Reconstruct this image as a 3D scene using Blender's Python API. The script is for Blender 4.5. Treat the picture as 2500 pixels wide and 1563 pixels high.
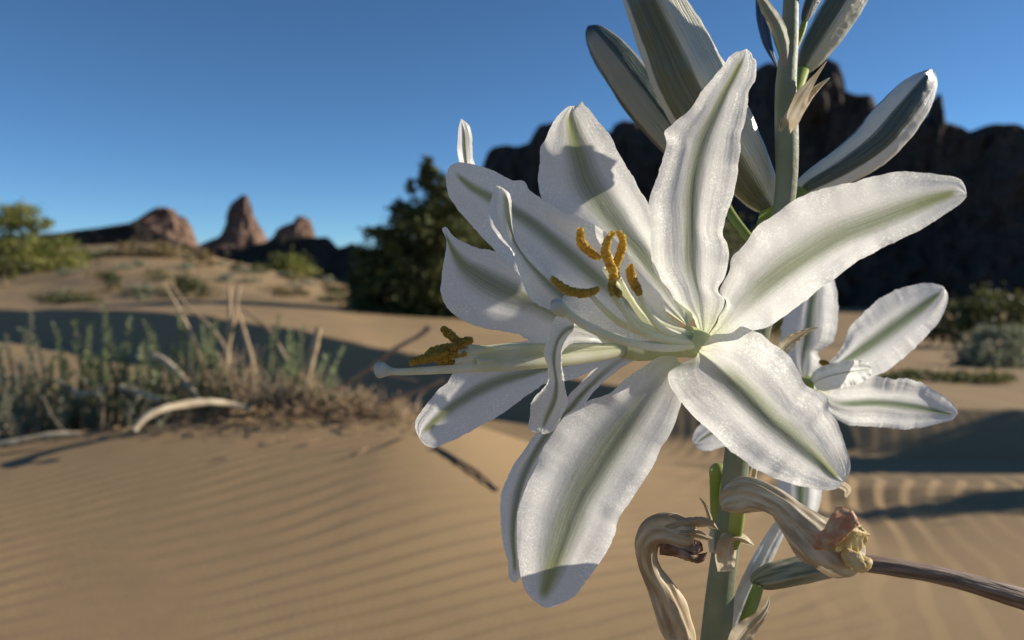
import bpy, math, random
import numpy as np
from mathutils import Vector

random.seed(7)
RNG = np.random.default_rng(7)
for o in list(bpy.data.objects):
    bpy.data.objects.remove(o, do_unlink=True)
SC = bpy.context.scene
COL = SC.collection

# ------------------------------------------------------------------ camera, light, exposure
F, CX, YH, H = 1962.0, 1250.0, 650.0, 0.42      # focal length in photo pixels, centre column, horizon row, eye height
cam = bpy.data.cameras.new('camera')
cam.sensor_width = 36.0
cam.lens = F / 2500.0 * 36.0
cam.shift_y = -(781.5 - YH) / 2500.0
cam.clip_start, cam.clip_end = 0.01, 6000.0
cam.dof.use_dof = True
cam.dof.focus_distance = 0.176
cam.dof.aperture_fstop = 18.0
camo = bpy.data.objects.new('camera', cam)
camo.location = (0, 0, H)
camo.rotation_euler = (math.pi / 2, 0, 0)
COL.objects.link(camo)
SC.camera = camo

SUN_AZ, SUN_EL = math.radians(75), math.radians(19)       # azimuth clockwise from the viewing direction
SDIR = Vector((math.sin(SUN_AZ) * math.cos(SUN_EL), math.cos(SUN_AZ) * math.cos(SUN_EL), math.sin(SUN_EL)))
world = bpy.data.worlds.new('World')
SC.world = world
world.use_nodes = True
wn = world.node_tree
sky = wn.nodes.new('ShaderNodeTexSky')
sky.sky_type = 'NISHITA'
sky.sun_disc = False
sky.sun_elevation = SUN_EL
sky.sun_rotation = SUN_AZ
sky.altitude = 3500
sky.air_density, sky.dust_density, sky.ozone_density = 0.85, 0.0, 5.0
wn.nodes['Background'].inputs[1].default_value = 0.085
wb = wn.nodes.new('ShaderNodeMix')                        # the camera's white balance on the sky
wb.data_type, wb.blend_type = 'RGBA', 'MULTIPLY'
wb.inputs[0].default_value = 1.0
wb.inputs[7].default_value = (.95, 1.08, 1.03, 1)
wn.links.new(sky.outputs[0], wb.inputs[6])
wn.links.new(wb.outputs[2], wn.nodes['Background'].inputs[0])
sl = bpy.data.lights.new('sun', 'SUN')
sl.energy = 5.0
sl.angle = math.radians(0.5)
sl.color = (1.0, 0.90, 0.76)
so = bpy.data.objects.new('sun', sl)
so.rotation_euler = (-SDIR).to_track_quat('-Z', 'Y').to_euler()
COL.objects.link(so)
SC.view_settings.view_transform = 'Standard'
SC.view_settings.look = 'None'
SC.view_settings.gamma = 1
SC.view_settings.exposure = 0.52
SC.view_settings.use_curve_mapping = False
SC.render.engine = 'CYCLES'
SC.cycles.use_denoising = True
SC.cycles.max_bounces = 8
SC.cycles.diffuse_bounces = 5
SC.cycles.transmission_bounces = 6
SC.cycles.sample_clamp_indirect = 6

# ------------------------------------------------------------------ numeric helpers
def PT(px, py, d):
    return np.array(((px - CX) / F * d, d, H + (YH - py) / F * d))

def PA(a):                                  # array of (px, py, d) -> points
    a = np.asarray(a, float)
    d = a[..., 2]
    return np.stack(((a[..., 0] - CX) / F * d, d, H + (YH - a[..., 1]) / F * d), -1)

def hash3(i, j, k, s=0):
    n = (i * 374761393 + j * 668265263 + k * 2147483647 + s * 974711 + 1013904223) & 0xFFFFFFFF
    n = ((n ^ (n >> 13)) * 1274126177) & 0xFFFFFFFF
    n = n ^ (n >> 16)
    return (n & 0xFFFF) / 32767.5 - 1.0

def vn(x, y, z=0.0, s=0):                   # smooth value noise, -1..1
    x, y, z = np.broadcast_arrays(np.asarray(x, float), np.asarray(y, float), np.asarray(z, float))
    xi, yi, zi = np.floor(x).astype(np.int64), np.floor(y).astype(np.int64), np.floor(z).astype(np.int64)
    fx, fy, fz = x - xi, y - yi, z - zi
    u, v, w = fx * fx * (3 - 2 * fx), fy * fy * (3 - 2 * fy), fz * fz * (3 - 2 * fz)
    def c(a, b, e): return hash3(xi + a, yi + b, zi + e, s)
    x00 = c(0,0,0) * (1-u) + c(1,0,0) * u; x10 = c(0,1,0) * (1-u) + c(1,1,0) * u
    x01 = c(0,0,1) * (1-u) + c(1,0,1) * u; x11 = c(0,1,1) * (1-u) + c(1,1,1) * u
    return (x00 * (1-v) + x10 * v) * (1-w) + (x01 * (1-v) + x11 * v) * w

def fbm(x, y, z=0.0, o=4, s=0):
    r, a, f = 0.0, 0.5, 1.0
    for k in range(o):
        r = r + a * vn(np.asarray(x) * f, np.asarray(y) * f, np.asarray(z) * f, s + k)
        a *= 0.5; f *= 2.03
    return r

def sstep(a, b, x):
    t = np.clip((np.asarray(x, float) - a) / (b - a), 0, 1)
    return t * t * (3 - 2 * t)

def spline(pts, n):                         # Catmull-Rom through pts, resampled evenly to n
    p = np.asarray(pts, float)
    if len(p) == 2:
        t = np.linspace(0, 1, n)[:, None]
        return p[0] * (1 - t) + p[1] * t
    q = np.vstack((2 * p[0] - p[1], p, 2 * p[-1] - p[-2]))
    out = []
    for i in range(len(p) - 1):
        a, b, c, d = q[i], q[i + 1], q[i + 2], q[i + 3]
        t = np.linspace(0, 1, 14, endpoint=False)[:, None]
        out.append(0.5 * (2 * b + (c - a) * t + (2 * a - 5 * b + 4 * c - d) * t ** 2 + (3 * b - a - 3 * c + d) * t ** 3))
    out = np.vstack(out + [p[-1:]])
    L = np.concatenate(([0], np.cumsum(np.linalg.norm(np.diff(out[:, :2], axis=0), axis=1) + 1e-9)))
    s = np.linspace(0, L[-1], n)
    return np.stack([np.interp(s, L, out[:, k]) for k in range(out.shape[1])], -1)

def lerp_list(v, s):
    return np.interp(s, np.linspace(0, 1, len(v)), v)

# ------------------------------------------------------------------ object helpers
def link(o, parent=None):
    COL.objects.link(o)
    if parent is not None:
        o.parent = parent
        o.location = Vector(o.location) - WORLD[parent.name]
    WORLD[o.name] = Vector(o.location) + (WORLD[parent.name] if parent is not None else Vector((0, 0, 0)))
    return o
WORLD = {}

def tag(o, label=None, cat=None, group=None, kind=None):
    if label: o['label'] = label
    if cat: o['category'] = cat
    if group: o['group'] = group
    if kind: o['kind'] = kind
    return o

def thing(name, loc, label, cat, group=None):
    o = bpy.data.objects.new(name, None)
    o.empty_display_size = 0.02
    o.location = Vector(loc)
    link(o)
    return tag(o, label, cat, group)

def mesh_obj(name, V, Fc, mat, parent=None, uv=None, smooth=True, origin=None):
    """V (n,3) world points, Fc (m,4) or (m,3) faces, uv per vertex"""
    V = np.asarray(V, float); Fc = np.asarray(Fc, np.int64)
    if origin is None:
        origin = np.array(WORLD[parent.name]) if parent is not None else V.mean(0)
    me = bpy.data.meshes.new(name)
    k = Fc.shape[1]
    me.vertices.add(len(V)); me.vertices.foreach_set('co', (V - origin).astype(np.float32).ravel())
    me.loops.add(Fc.size); me.loops.foreach_set('vertex_index', Fc.astype(np.int32).ravel())
    me.polygons.add(len(Fc))
    me.polygons.foreach_set('loop_start', np.arange(0, Fc.size, k, dtype=np.int32))
    me.polygons.foreach_set('loop_total', np.full(len(Fc), k, dtype=np.int32))
    me.polygons.foreach_set('use_smooth', np.full(len(Fc), smooth))
    if uv is not None:
        l = me.uv_layers.new(name='UVMap')
        l.data.foreach_set('uv', np.asarray(uv, np.float32)[Fc.ravel()].ravel())
    me.materials.append(mat)
    me.update(calc_edges=True); me.validate()
    o = bpy.data.objects.new(name, me)
    o.location = Vector(origin)
    return link(o, parent)

def grid_faces(n, m, wrap=False, off=0):
    i = np.arange(n - 1)[:, None]; j = np.arange(m if wrap else m - 1)[None, :]
    a = i * m + j; b = i * m + (j + 1) % m
    f = np.stack((a, b, b + m, a + m), -1).reshape(-1, 4)
    return f + off

class Bag:                                   # several pieces of one part
    def __init__(s): s.V, s.F, s.U, s.n = [], [], [], 0
    def add(s, V, Fc, U=None):
        V = np.asarray(V, float)
        if len(Fc) == 0: return
        s.V.append(V); s.F.append(np.asarray(Fc) + s.n)
        s.U.append(np.zeros((len(V), 2)) if U is None else np.asarray(U, float)); s.n += len(V)
    def build(s, name, mat, parent=None, smooth=True, origin=None):
        return mesh_obj(name, np.vstack(s.V), np.vstack(s.F), mat, parent, np.vstack(s.U), smooth, origin)

def tube_geo(P, R, m=12, mod=None, cap=True):
    """swept tube through world points P with radii R; mod(s, ang) multiplies the radius"""
    P = np.asarray(P, float); n = len(P)
    T = np.gradient(P, axis=0); T /= np.linalg.norm(T, axis=1)[:, None] + 1e-12
    N = np.zeros_like(P)
    ref = np.array((0, 1.0, 0)) if abs(T[0][1]) < 0.9 else np.array((1.0, 0, 0))
    v = ref - T[0] * ref.dot(T[0]); N[0] = v / np.linalg.norm(v)
    for i in range(1, n):
        v = N[i - 1] - T[i] * N[i - 1].dot(T[i]); N[i] = v / (np.linalg.norm(v) + 1e-12)
    B = np.cross(T, N)
    ang = np.linspace(0, 2 * np.pi, m, endpoint=False)
    s = np.linspace(0, 1, n)
    rr = np.asarray(R, float)[:, None] * np.ones((1, m))
    if mod is not None: rr = rr * mod(s[:, None], ang[None, :])
    V = P[:, None, :] + rr[..., None] * (np.cos(ang)[None, :, None] * N[:, None, :] + np.sin(ang)[None, :, None] * B[:, None, :])
    U = np.stack(np.broadcast_arrays(ang[None, :] / (2 * np.pi), s[:, None]), -1).reshape(-1, 2)
    V = V.reshape(-1, 3); Fc = grid_faces(n, m, True)
    if cap:
        V = np.vstack((V, P[:1], P[-1:])); U = np.vstack((U, [[0, 0], [0, 1]]))
        j = np.arange(m); k = (j + 1) % m; b = (n - 1) * m
        Fc = np.vstack((Fc, np.stack((k, j, np.full(m, n * m), np.full(m, n * m)), -1)[:, [0, 1, 2, 2]][:, :4],
                        np.stack((b + j, b + k, np.full(m, n * m + 1), np.full(m, n * m + 1)), -1)))
    return V, Fc, U

def tri_fix(Fc):
    return Fc

def px_tube(pts, n=40, m=12, mod=None, cap=True):
    """pts rows (px, py, depth, radius px)"""
    a = spline(pts, n)
    return tube_geo(PA(a[:, :3]), np.maximum(a[:, 3], .2) * a[:, 2] / F, m, mod, cap)

def tube_obj(name, pts, mat, parent, n=40, m=12, mod=None):
    V, Fc, U = px_tube(pts, n, m, mod)
    return mesh_obj(name, V, Fc, mat, parent, U)

# ------------------------------------------------------------------ materials
def mat_new(name):
    m = bpy.data.materials.new(name); m.use_nodes = True
    nt = m.node_tree; nt.nodes.clear()
    out = nt.nodes.new('ShaderNodeOutputMaterial')
    return m, nt, out

class N:                                     # terse node wrapper
    def __init__(s, nt): s.nt = nt
    def __call__(s, t, props=None, **inp):
        n = s.nt.nodes.new(t)
        for k, v in (props or {}).items(): setattr(n, k, v)
        for k, v in inp.items():
            key = int(k[1:]) if k[0] == 'i' and k[1:].isdigit() else k.replace('_', ' ')
            if hasattr(v, 'is_linked') or hasattr(v, 'links'): s.nt.links.new(v, n.inputs[key])
            else: n.inputs[key].default_value = v
        return n
    def math(s, op, a, b=0.0, clamp=False):
        return s('ShaderNodeMath', {'operation': op, 'use_clamp': clamp}, i0=a, i1=b).outputs[0]
    def step(s, a, b, x):
        return s('ShaderNodeMapRange', {'interpolation_type': 'SMOOTHSTEP'}, i0=x, i1=a, i2=b, i3=0.0, i4=1.0).outputs[0]
    def mix(s, f, a, b):
        n = s('ShaderNodeMix', {'data_type': 'RGBA'})
        for k, v in ((0, f), (6, a), (7, b)):
            if hasattr(v, 'links'): s.nt.links.new(v, n.inputs[k])
            else: n.inputs[k].default_value = v if k == 0 else (*v[:3], 1)
        return n.outputs[2]

def petal_material(name, white=(.92, .91, .86), green=(.235, .268, .15), tipc=(.29, .33, .06), base=(.80, .83, .55), trans=.56, grain=.20):
    m, nt, out = mat_new(name); n = N(nt)
    uv = n('ShaderNodeUVMap').outputs[0]
    sep = n('ShaderNodeSeparateXYZ', i0=uv)
    u, v = sep.outputs[0], sep.outputs[1]
    co = n('ShaderNodeTexCoord').outputs['Object']
    st = n('ShaderNodeCombineXYZ', i0=n.math('MULTIPLY', u, 5.0), i1=n.math('MULTIPLY', v, 1.3)).outputs[0]
    streak = n('ShaderNodeTexNoise', Vector=st, Scale=1.5, Detail=4.0).outputs[0]
    sv = n('ShaderNodeCombineXYZ', i0=n.math('MULTIPLY', u, 15.0), i1=n.math('MULTIPLY', v, 2.2)).outputs[0]
    vein = n('ShaderNodeTexNoise', Vector=sv, Scale=1.0, Detail=2.0).outputs[0]
    au = n.math('ABSOLUTE', u)
    wob = n.math('ADD', au, n.math('MULTIPLY', n.math('SUBTRACT', streak, .5), .45))
    mask = n.math('SUBTRACT', 1.0, n.step(.10, 1.40, wob))
    vm = n.math('MULTIPLY', n.step(.02, .30, v), n.math('SUBTRACT', 1.0, n.step(.94, .985, v)))
    mask = n.math('MULTIPLY', mask, vm)
    mask = n.math('MULTIPLY', mask, n.math('ADD', .84, n.math('MULTIPLY', n.step(.32, .62, vein), .16)))
    gcol = n.mix(n.step(.72, .95, v), green, tipc)
    w = n.mix(n.math('MULTIPLY', n.step(.48, .75, vein), .07), white, (white[0] * .80, white[1] * .80, white[2] * .78))   # faint nerves
    w = n.mix(n.math('SUBTRACT', 1.0, n.step(.0, .16, v)), w, base)
    col = n.mix(n.math('MULTIPLY', mask, .90), w, gcol)
    vor = n('ShaderNodeTexVoronoi', Vector=co, Scale=2600.0).outputs['Distance']
    cr = n('ShaderNodeCombineXYZ', i0=n.math('MULTIPLY', u, .8), i1=n.math('MULTIPLY', v, 2.6)).outputs[0]
    crease = n('ShaderNodeTexNoise', Vector=cr, Scale=1.4, Detail=2.0).outputs[0]
    b1 = n('ShaderNodeBump', Strength=.16, Distance=.0020, Height=crease).outputs[0]
    b2 = n('ShaderNodeBump', Strength=.015, Distance=.0003, Height=vein, Normal=b1).outputs[0]
    b3 = n('ShaderNodeBump', Strength=grain, Distance=.0001, Height=vor, Normal=b2).outputs[0]
    pr = n('ShaderNodeBsdfPrincipled', Base_Color=col, Roughness=.36, Normal=b3)
    pr.inputs['Specular IOR Level'].default_value = .45
    spark = n('ShaderNodeTexVoronoi', Vector=co, Scale=4300.0).outputs['Color']
    spark = n('ShaderNodeSeparateXYZ', i0=spark).outputs[0]
    marg = n('ShaderNodeTexNoise', Vector=co, Scale=130.0, Detail=2.0).outputs[0]
    glit = n.math('MULTIPLY', n.step(.62, 1.0, spark), n.math('ADD', .16, n.math('MULTIPLY', n.math('MULTIPLY', n.step(.42, .62, marg), n.step(1.0, 2.6, au)), .34)))
    tcol = n('ShaderNodeVectorMath', {'operation': 'MULTIPLY'}, i0=col, i1=n.math('ADD', .86, glit)).outputs[0]        # sparkle of the papillae, painted as brighter cells in the transmitted colour
    tr = n('ShaderNodeBsdfTranslucent', Color=tcol, Normal=b3)
    mx = n('ShaderNodeMixShader', i0=trans, i1=pr.outputs[0], i2=tr.outputs[0])
    nt.links.new(mx.outputs[0], out.inputs[0])
    return m

def simple_material(name, col, col2=None, scale=40.0, rough=.7, bump=.0, bscale=200.0, trans=0.0, coord='Object', spec=.3, stretch=None, detail=4.0, bdist=.001):
    m, nt, out = mat_new(name); n = N(nt)
    co = n('ShaderNodeTexCoord').outputs[coord]
    if stretch:
        co = n('ShaderNodeMapping', i0=co, Scale=stretch).outputs[0]
    c = (*col, 1)
    if col2:
        nz = n('ShaderNodeTexNoise', Vector=co, Scale=scale, Detail=detail).outputs[0]
        c = n.mix(n.step(.32, .68, nz), col, col2)
    pr = n('ShaderNodeBsdfPrincipled', Base_Color=c, Roughness=rough)
    pr.inputs['Specular IOR Level'].default_value = spec
    if bump:
        nb = n('ShaderNodeTexNoise', Vector=co, Scale=bscale, Detail=3.0).outputs[0]
        bb = n('ShaderNodeBump', Strength=bump, Distance=bdist, Height=nb).outputs[0]
        nt.links.new(bb, pr.inputs['Normal'])
    sh = pr.outputs[0]
    if trans:
        tr = n('ShaderNodeBsdfTranslucent', Color=c)
        sh = n('ShaderNodeMixShader', i0=trans, i1=sh, i2=tr.outputs[0]).outputs[0]
    nt.links.new(sh, out.inputs[0])
    return m

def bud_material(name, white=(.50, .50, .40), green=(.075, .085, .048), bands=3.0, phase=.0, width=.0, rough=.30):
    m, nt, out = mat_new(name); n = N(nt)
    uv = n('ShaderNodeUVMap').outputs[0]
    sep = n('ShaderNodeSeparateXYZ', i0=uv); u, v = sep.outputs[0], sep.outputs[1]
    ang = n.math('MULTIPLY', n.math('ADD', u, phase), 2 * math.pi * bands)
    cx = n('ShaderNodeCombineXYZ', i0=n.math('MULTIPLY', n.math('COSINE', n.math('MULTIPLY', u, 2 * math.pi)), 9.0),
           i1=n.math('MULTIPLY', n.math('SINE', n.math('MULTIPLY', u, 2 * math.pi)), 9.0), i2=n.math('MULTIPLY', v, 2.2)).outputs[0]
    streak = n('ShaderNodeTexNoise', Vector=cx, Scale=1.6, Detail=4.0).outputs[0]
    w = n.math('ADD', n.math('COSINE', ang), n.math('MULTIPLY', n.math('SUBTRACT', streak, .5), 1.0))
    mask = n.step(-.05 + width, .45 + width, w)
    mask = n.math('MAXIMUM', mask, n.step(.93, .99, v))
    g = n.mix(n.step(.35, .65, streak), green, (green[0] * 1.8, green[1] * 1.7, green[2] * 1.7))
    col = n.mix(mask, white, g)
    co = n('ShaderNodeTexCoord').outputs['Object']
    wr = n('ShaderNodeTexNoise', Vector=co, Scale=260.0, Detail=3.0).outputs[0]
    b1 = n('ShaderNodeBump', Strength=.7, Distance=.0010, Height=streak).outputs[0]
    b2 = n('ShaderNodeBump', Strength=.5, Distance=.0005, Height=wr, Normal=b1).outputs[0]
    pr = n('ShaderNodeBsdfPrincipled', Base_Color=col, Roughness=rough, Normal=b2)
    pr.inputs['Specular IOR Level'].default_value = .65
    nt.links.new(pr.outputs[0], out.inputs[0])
    return m

M = {}
M['petal'] = petal_material('lily petal')
M['petal_rear'] = petal_material('lily petal rear', white=(.88, .885, .86), green=(.09, .15, .05), tipc=(.15, .21, .03))
M['stem'] = simple_material('lily stem', (.19, .215, .125), (.25, .275, .18), 90, .55, .15, 700, trans=.12, spec=.35)
M['pedicel'] = simple_material('lily pedicel', (.27, .34, .06), (.36, .42, .12), 120, .5, .1, 600, trans=.25)
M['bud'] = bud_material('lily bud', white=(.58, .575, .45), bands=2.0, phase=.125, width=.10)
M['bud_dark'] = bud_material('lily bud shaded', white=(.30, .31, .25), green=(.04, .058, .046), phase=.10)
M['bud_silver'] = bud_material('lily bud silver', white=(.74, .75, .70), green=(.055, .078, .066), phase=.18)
M['filament'] = simple_material('filament', (.86, .87, .64), (.92, .92, .78), 200, .4, .05, 900, trans=.55)
M['style'] = simple_material('style', (.84, .84, .64), (.90, .90, .78), 200, .4, .05, 900, trans=.55)
M['stigma'] = simple_material('stigma', (.62, .66, .55), (.72, .74, .66), 300, .45, .1, 900, trans=.35)
M['throat'] = simple_material('flower throat', (.60, .64, .34), (.70, .73, .48), 200, .45, .05, 900, trans=.4)
M['anther'] = simple_material('pollen', (.72, .48, .06), (.90, .69, .20), 1500, .85, .5, 2600, trans=.45, detail=2.0)
M['wither'] = simple_material('withered petal', (.36, .26, .15), (.66, .56, .38), 1.0, .6, .6, .7, trans=.22, bdist=.0012, coord='UV', stretch=(11, 4.5, 1), detail=6.0)
M['wither_grey'] = simple_material('withered petal grey', (.33, .26, .17), (.62, .55, .41), 1.0, .6, .6, .7, trans=.2, bdist=.0012, coord='UV', stretch=(12, 4.5, 1), detail=6.0)
M['wither_red'] = simple_material('withered petal red', (.44, .21, .12), (.60, .42, .26), 520, .6, .5, 500, trans=.2)
M['wither_yellow'] = simple_material('withered petal yellow', (.52, .38, .13), (.70, .58, .32), 420, .6, .5, 500, trans=.25)
M['wither_brown'] = simple_material('withered mouth brown', (.13, .06, .035), (.36, .24, .17), 300, .7, .6, 500)
M['pod'] = simple_material('seed pod', (.13, .135, .08), (.36, .34, .23), 1.0, .6, .6, 1.0, spec=.35, bdist=.001, coord='UV', stretch=(16, 2, 1))
M['dry_style'] = simple_material('dried style', (.13, .08, .055), (.27, .19, .14), 1.0, .65, .6, 1.0, bdist=.001, coord='UV', stretch=(14, 4, 1))
M['bract'] = simple_material('papery bract', (.52, .40, .24), (.68, .60, .45), 200, .65, .35, 500, trans=.35)
M['bract_white'] = simple_material('white bract', (.62, .58, .50), (.80, .78, .72), 160, .6, .3, 500, trans=.35)
M['bract_pink'] = simple_material('pinkish bract', (.34, .27, .22), (.30, .33, .22), 120, .65, .3, 500, trans=.2)
M['bract_shadow'] = simple_material('shadowed bract', (.035, .07, .16), (.06, .10, .18), 120, .65)  # a bract in shadow: the bluish shade is put into its colour
M['leaf'] = simple_material('sage leaf', (.22, .275, .13), (.31, .36, .20), 25, .7, trans=.35)
M['leaf_grey'] = simple_material('grey green leaf', (.22, .24, .155), (.31, .325, .22), 25, .7, trans=.3)
M['leaf_dark'] = simple_material('creosote leaf', (.065, .075, .022), (.15, .155, .045), 3, .6, trans=.3)
M['leaf_yellow'] = simple_material('yellow green leaf', (.16, .18, .04), (.25, .25, .07), 2, .65, trans=.35)
M['leaf_far'] = simple_material('far scrub leaf', (.075, .095, .035), (.12, .13, .06), 2, .7, trans=.3)
M['leaf_straw'] = simple_material('straw scrub leaf', (.21, .16, .075), (.27, .21, .10), 2, .75, trans=.3)
M['bark'] = simple_material('dry bark', (.16, .11, .075), (.27, .20, .14), 60, .85, .4, 200)
M['twig'] = simple_material('bleached twig', (.34, .27, .18), (.50, .42, .30), 50, .8, .3, 250)
M['red_twig'] = simple_material('reddish twig', (.26, .18, .125), (.38, .28, .20), 50, .8, .3, 250)
M['straw'] = simple_material('dry straw', (.36, .26, .15), (.50, .38, .24), 40, .8)
M['litter'] = simple_material('dry litter', (.26, .17, .09), (.42, .30, .18), 60, .85, trans=.15)

def sand_material():
    m, nt, out = mat_new('desert sand'); n = N(nt)
    co = n('ShaderNodeTexCoord').outputs['Object']
    big = n('ShaderNodeTexNoise', Vector=co, Scale=.8, Detail=4.0).outputs[0]
    fine = n('ShaderNodeTexNoise', Vector=co, Scale=260.0, Detail=2.0).outputs[0]
    mid = n('ShaderNodeTexNoise', Vector=co, Scale=14.0, Detail=5.0).outputs[0]
    c = n.mix(n.step(.3, .7, big), (.320, .222, .116), (.345, .239, .125))
    c = n.mix(n.math('MULTIPLY', n.step(.45, .75, mid), .35), c, (.285, .197, .108))
    c = n.mix(n.math('MULTIPLY', n.step(.5, .75, fine), .4), c, (.30, .20, .13))
    b1 = n('ShaderNodeBump', Strength=.25, Distance=.004, Height=mid).outputs[0]
    b2 = n('ShaderNodeBump', Strength=.35, Distance=.0012, Height=fine, Normal=b1).outputs[0]
    pr = n('ShaderNodeBsdfPrincipled', Base_Color=c, Roughness=.9, Normal=b2)
    pr.inputs['Specular IOR Level'].default_value = .12
    nt.links.new(pr.outputs[0], out.inputs[0])
    return m
M['sand'] = sand_material()

def rock_material(name, a, b, scale):
    m, nt, out = mat_new(name); n = N(nt)
    co = n('ShaderNodeTexCoord').outputs['Object']
    mp = n('ShaderNodeMapping', i0=co, Scale=(1, 1, .45)).outputs[0]
    nz = n('ShaderNodeTexNoise', Vector=mp, Scale=scale, Detail=7.0, Roughness=.62).outputs[0]
    nz2 = n('ShaderNodeTexNoise', Vector=co, Scale=scale * 5, Detail=5.0).outputs[0]
    c = n.mix(n.step(.35, .65, nz), a, b)
    c = n.mix(n.math('MULTIPLY', n.step(.45, .7, nz2), .5), c, tuple(x * .55 for x in a))
    bp = n('ShaderNodeBump', Strength=.7, Distance=.5 / scale, Height=nz2).outputs[0]
    pr = n('ShaderNodeBsdfPrincipled', Base_Color=c, Roughness=.95, Normal=bp)
    pr.inputs['Specular IOR Level'].default_value = .1
    nt.links.new(pr.outputs[0], out.inputs[0])
    return m
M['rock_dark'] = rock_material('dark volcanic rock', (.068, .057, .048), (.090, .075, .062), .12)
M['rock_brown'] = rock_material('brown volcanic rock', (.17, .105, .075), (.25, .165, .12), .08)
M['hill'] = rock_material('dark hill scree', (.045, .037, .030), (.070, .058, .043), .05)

# ------------------------------------------------------------------ terrain
def ctl(rows):
    a = np.array(rows, float)
    return np.stack((np.arctan((a[:, 0] - CX) / F), np.log(a[:, 1])), -1), H + (YH - a[:, 2]) / F * a[:, 1]

UPP = ctl([
    (-600, 10.0, 735), (0, 8.5, 752), (400, 6.7, 766), (700, 5.5, 800), (1000, 4.5, 864), (1500, 3.6, 935), (2000, 3.2, 985), (2500, 3.0, 1000), (3200, 2.8, 1010),
    (0, 11, 728), (400, 10, 725), (800, 9, 752), (1200, 8, 800), (2000, 5.0, 905), (2500, 5.0, 920), (3200, 5, 930),
    (0, 18, 685), (400, 18, 672), (800, 16, 724), (1200, 16, 800), (2000, 9, 858), (2500, 9, 872), (3200, 9, 880),
    (0, 30, 636), (400, 30, 612), (600, 30, 655), (800, 30, 696), (1200, 30, 812), (2000, 20, 845), (2500, 20, 852), (3200, 20, 856),
    (0, 60, 618), (400, 60, 604), (600, 60, 662), (800, 60, 697), (1200, 60, 800), (2000, 60, 830), (2500, 60, 835), (3200, 60, 835),
    (-600, 30, 640), (-600, 60, 620), (-600, 18, 690),
    (0, 300, 640), (400, 300, 640), (800, 300, 675), (1600, 300, 680), (2500, 300, 690), (0, 2000, 649), (2500, 2000, 652), (1250, 2000, 650)])

def tps(c, z):
    def k(r2): return np.where(r2 > 1e-12, r2 * np.log(r2 + 1e-12), 0)
    S = np.array((4.0, 1.0)); p = c * S; n = len(p)
    K = k(((p[:, None] - p[None]) ** 2).sum(-1)) + 2e-3 * np.eye(n)
    Pm = np.hstack((np.ones((n, 1)), p))
    A = np.block([[K, Pm], [Pm.T, np.zeros((3, 3))]])
    w = np.linalg.solve(A, np.concatenate((z, np.zeros(3))))
    def f(q):
        q = q * S; r = w[n] + q @ w[n + 1:]
        for i in range(n):
            r = r + w[i] * k(((q - p[i]) ** 2).sum(-1))
        return r
    return f
# heights are fitted relative to a plane through the eye so that far rows stay well-behaved
fU = tps(UPP[0], (UPP[1] - H) / np.exp(UPP[0][:, 1]))

CREST = np.array([(-14., 13.5), (-8.5, 10.3), (-5.4, 8.5), (-2.9, 6.7), (-1.45, 5.45), (-.57, 4.5), (.46, 3.6), (1.22, 3.2), (1.9, 3.0), (3.2, 2.75), (8.0, 2.3)])
def crest_y(x): return np.interp(x, CREST[:, 0], CREST[:, 1])

def low_z(x, y):
    mx = sstep(-1.75, -.38, x) * sstep(.22, -.25, x)                       # the sand mound that carries the dry plants
    my = np.where(y < 1.66, np.exp(-((y - 1.66) / .46) ** 2), np.exp(-((y - 1.66) / .55) ** 2))
    z = .100 * mx * my
    z = z - .27 * sstep(1.7, 3.2, y) - .085 * sstep(-.15, .75, x) * sstep(.7, 1.5, y) * sstep(3.2, 2.2, y)
    # a little step of blown sand on the right
    e = 1.80 + .05 * vn(x * 2.3, 4.4, 0, 51) - .05 * (x - .8)
    t = y - e
    st = np.where(t > 0, np.exp(-t / .35), np.clip(1 + t / .075, 0, 1))
    z = z + .016 * st * sstep(.30, .62, x)
    return z

def ground_z(x, y):
    x = np.asarray(x, float); y = np.asarray(y, float)
    r = np.hypot(x, y) + 1e-6; a = np.arctan2(x, y)
    ac = np.clip(a, -.8, .8)
    d = np.maximum(r * np.cos(ac), 1e-3)
    zl = low_z(x, y)
    du = np.clip(d, 2.8, 2500)
    q2 = np.stack((ac, np.log(du)), -1)
    zu = H + fU(q2) * du
    zu = np.clip(zu, -8, 8)
    cy = crest_y(x + .10 * vn(x * 1.1, y * 0 + 3.1, 0, 5))
    qd = (y - cy) * .80                                    # distance beyond the crest line
    slip = zu - .62 * np.maximum(0, -qd)
    k = .02
    z = np.where(qd > 0, zu, np.maximum(zl, slip))
    z = np.where((qd <= 0) & (np.abs(zl - slip) < k), z + (k - np.abs(zl - slip)) ** 2 / (4 * k), z)
    far = sstep(5, 12, r)
    z = z + far * (.22 * fbm(x * .16, y * .16, 0, 3, 11) + .05 * fbm(x * .7, y * .7, 0, 3, 17)) * sstep(2500, 300, r)
    z = z + sstep(1.2, 3, r) * .022 * fbm(x * 1.6, y * 1.6, 0, 3, 21)
    w = sstep(1.75, .95, np.abs(a))                        # behind the camera: level ground
    return z * w + (1 - w) * (0.0 + far * .4 * fbm(x * .1, y * .1, 0, 3, 31))

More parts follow.
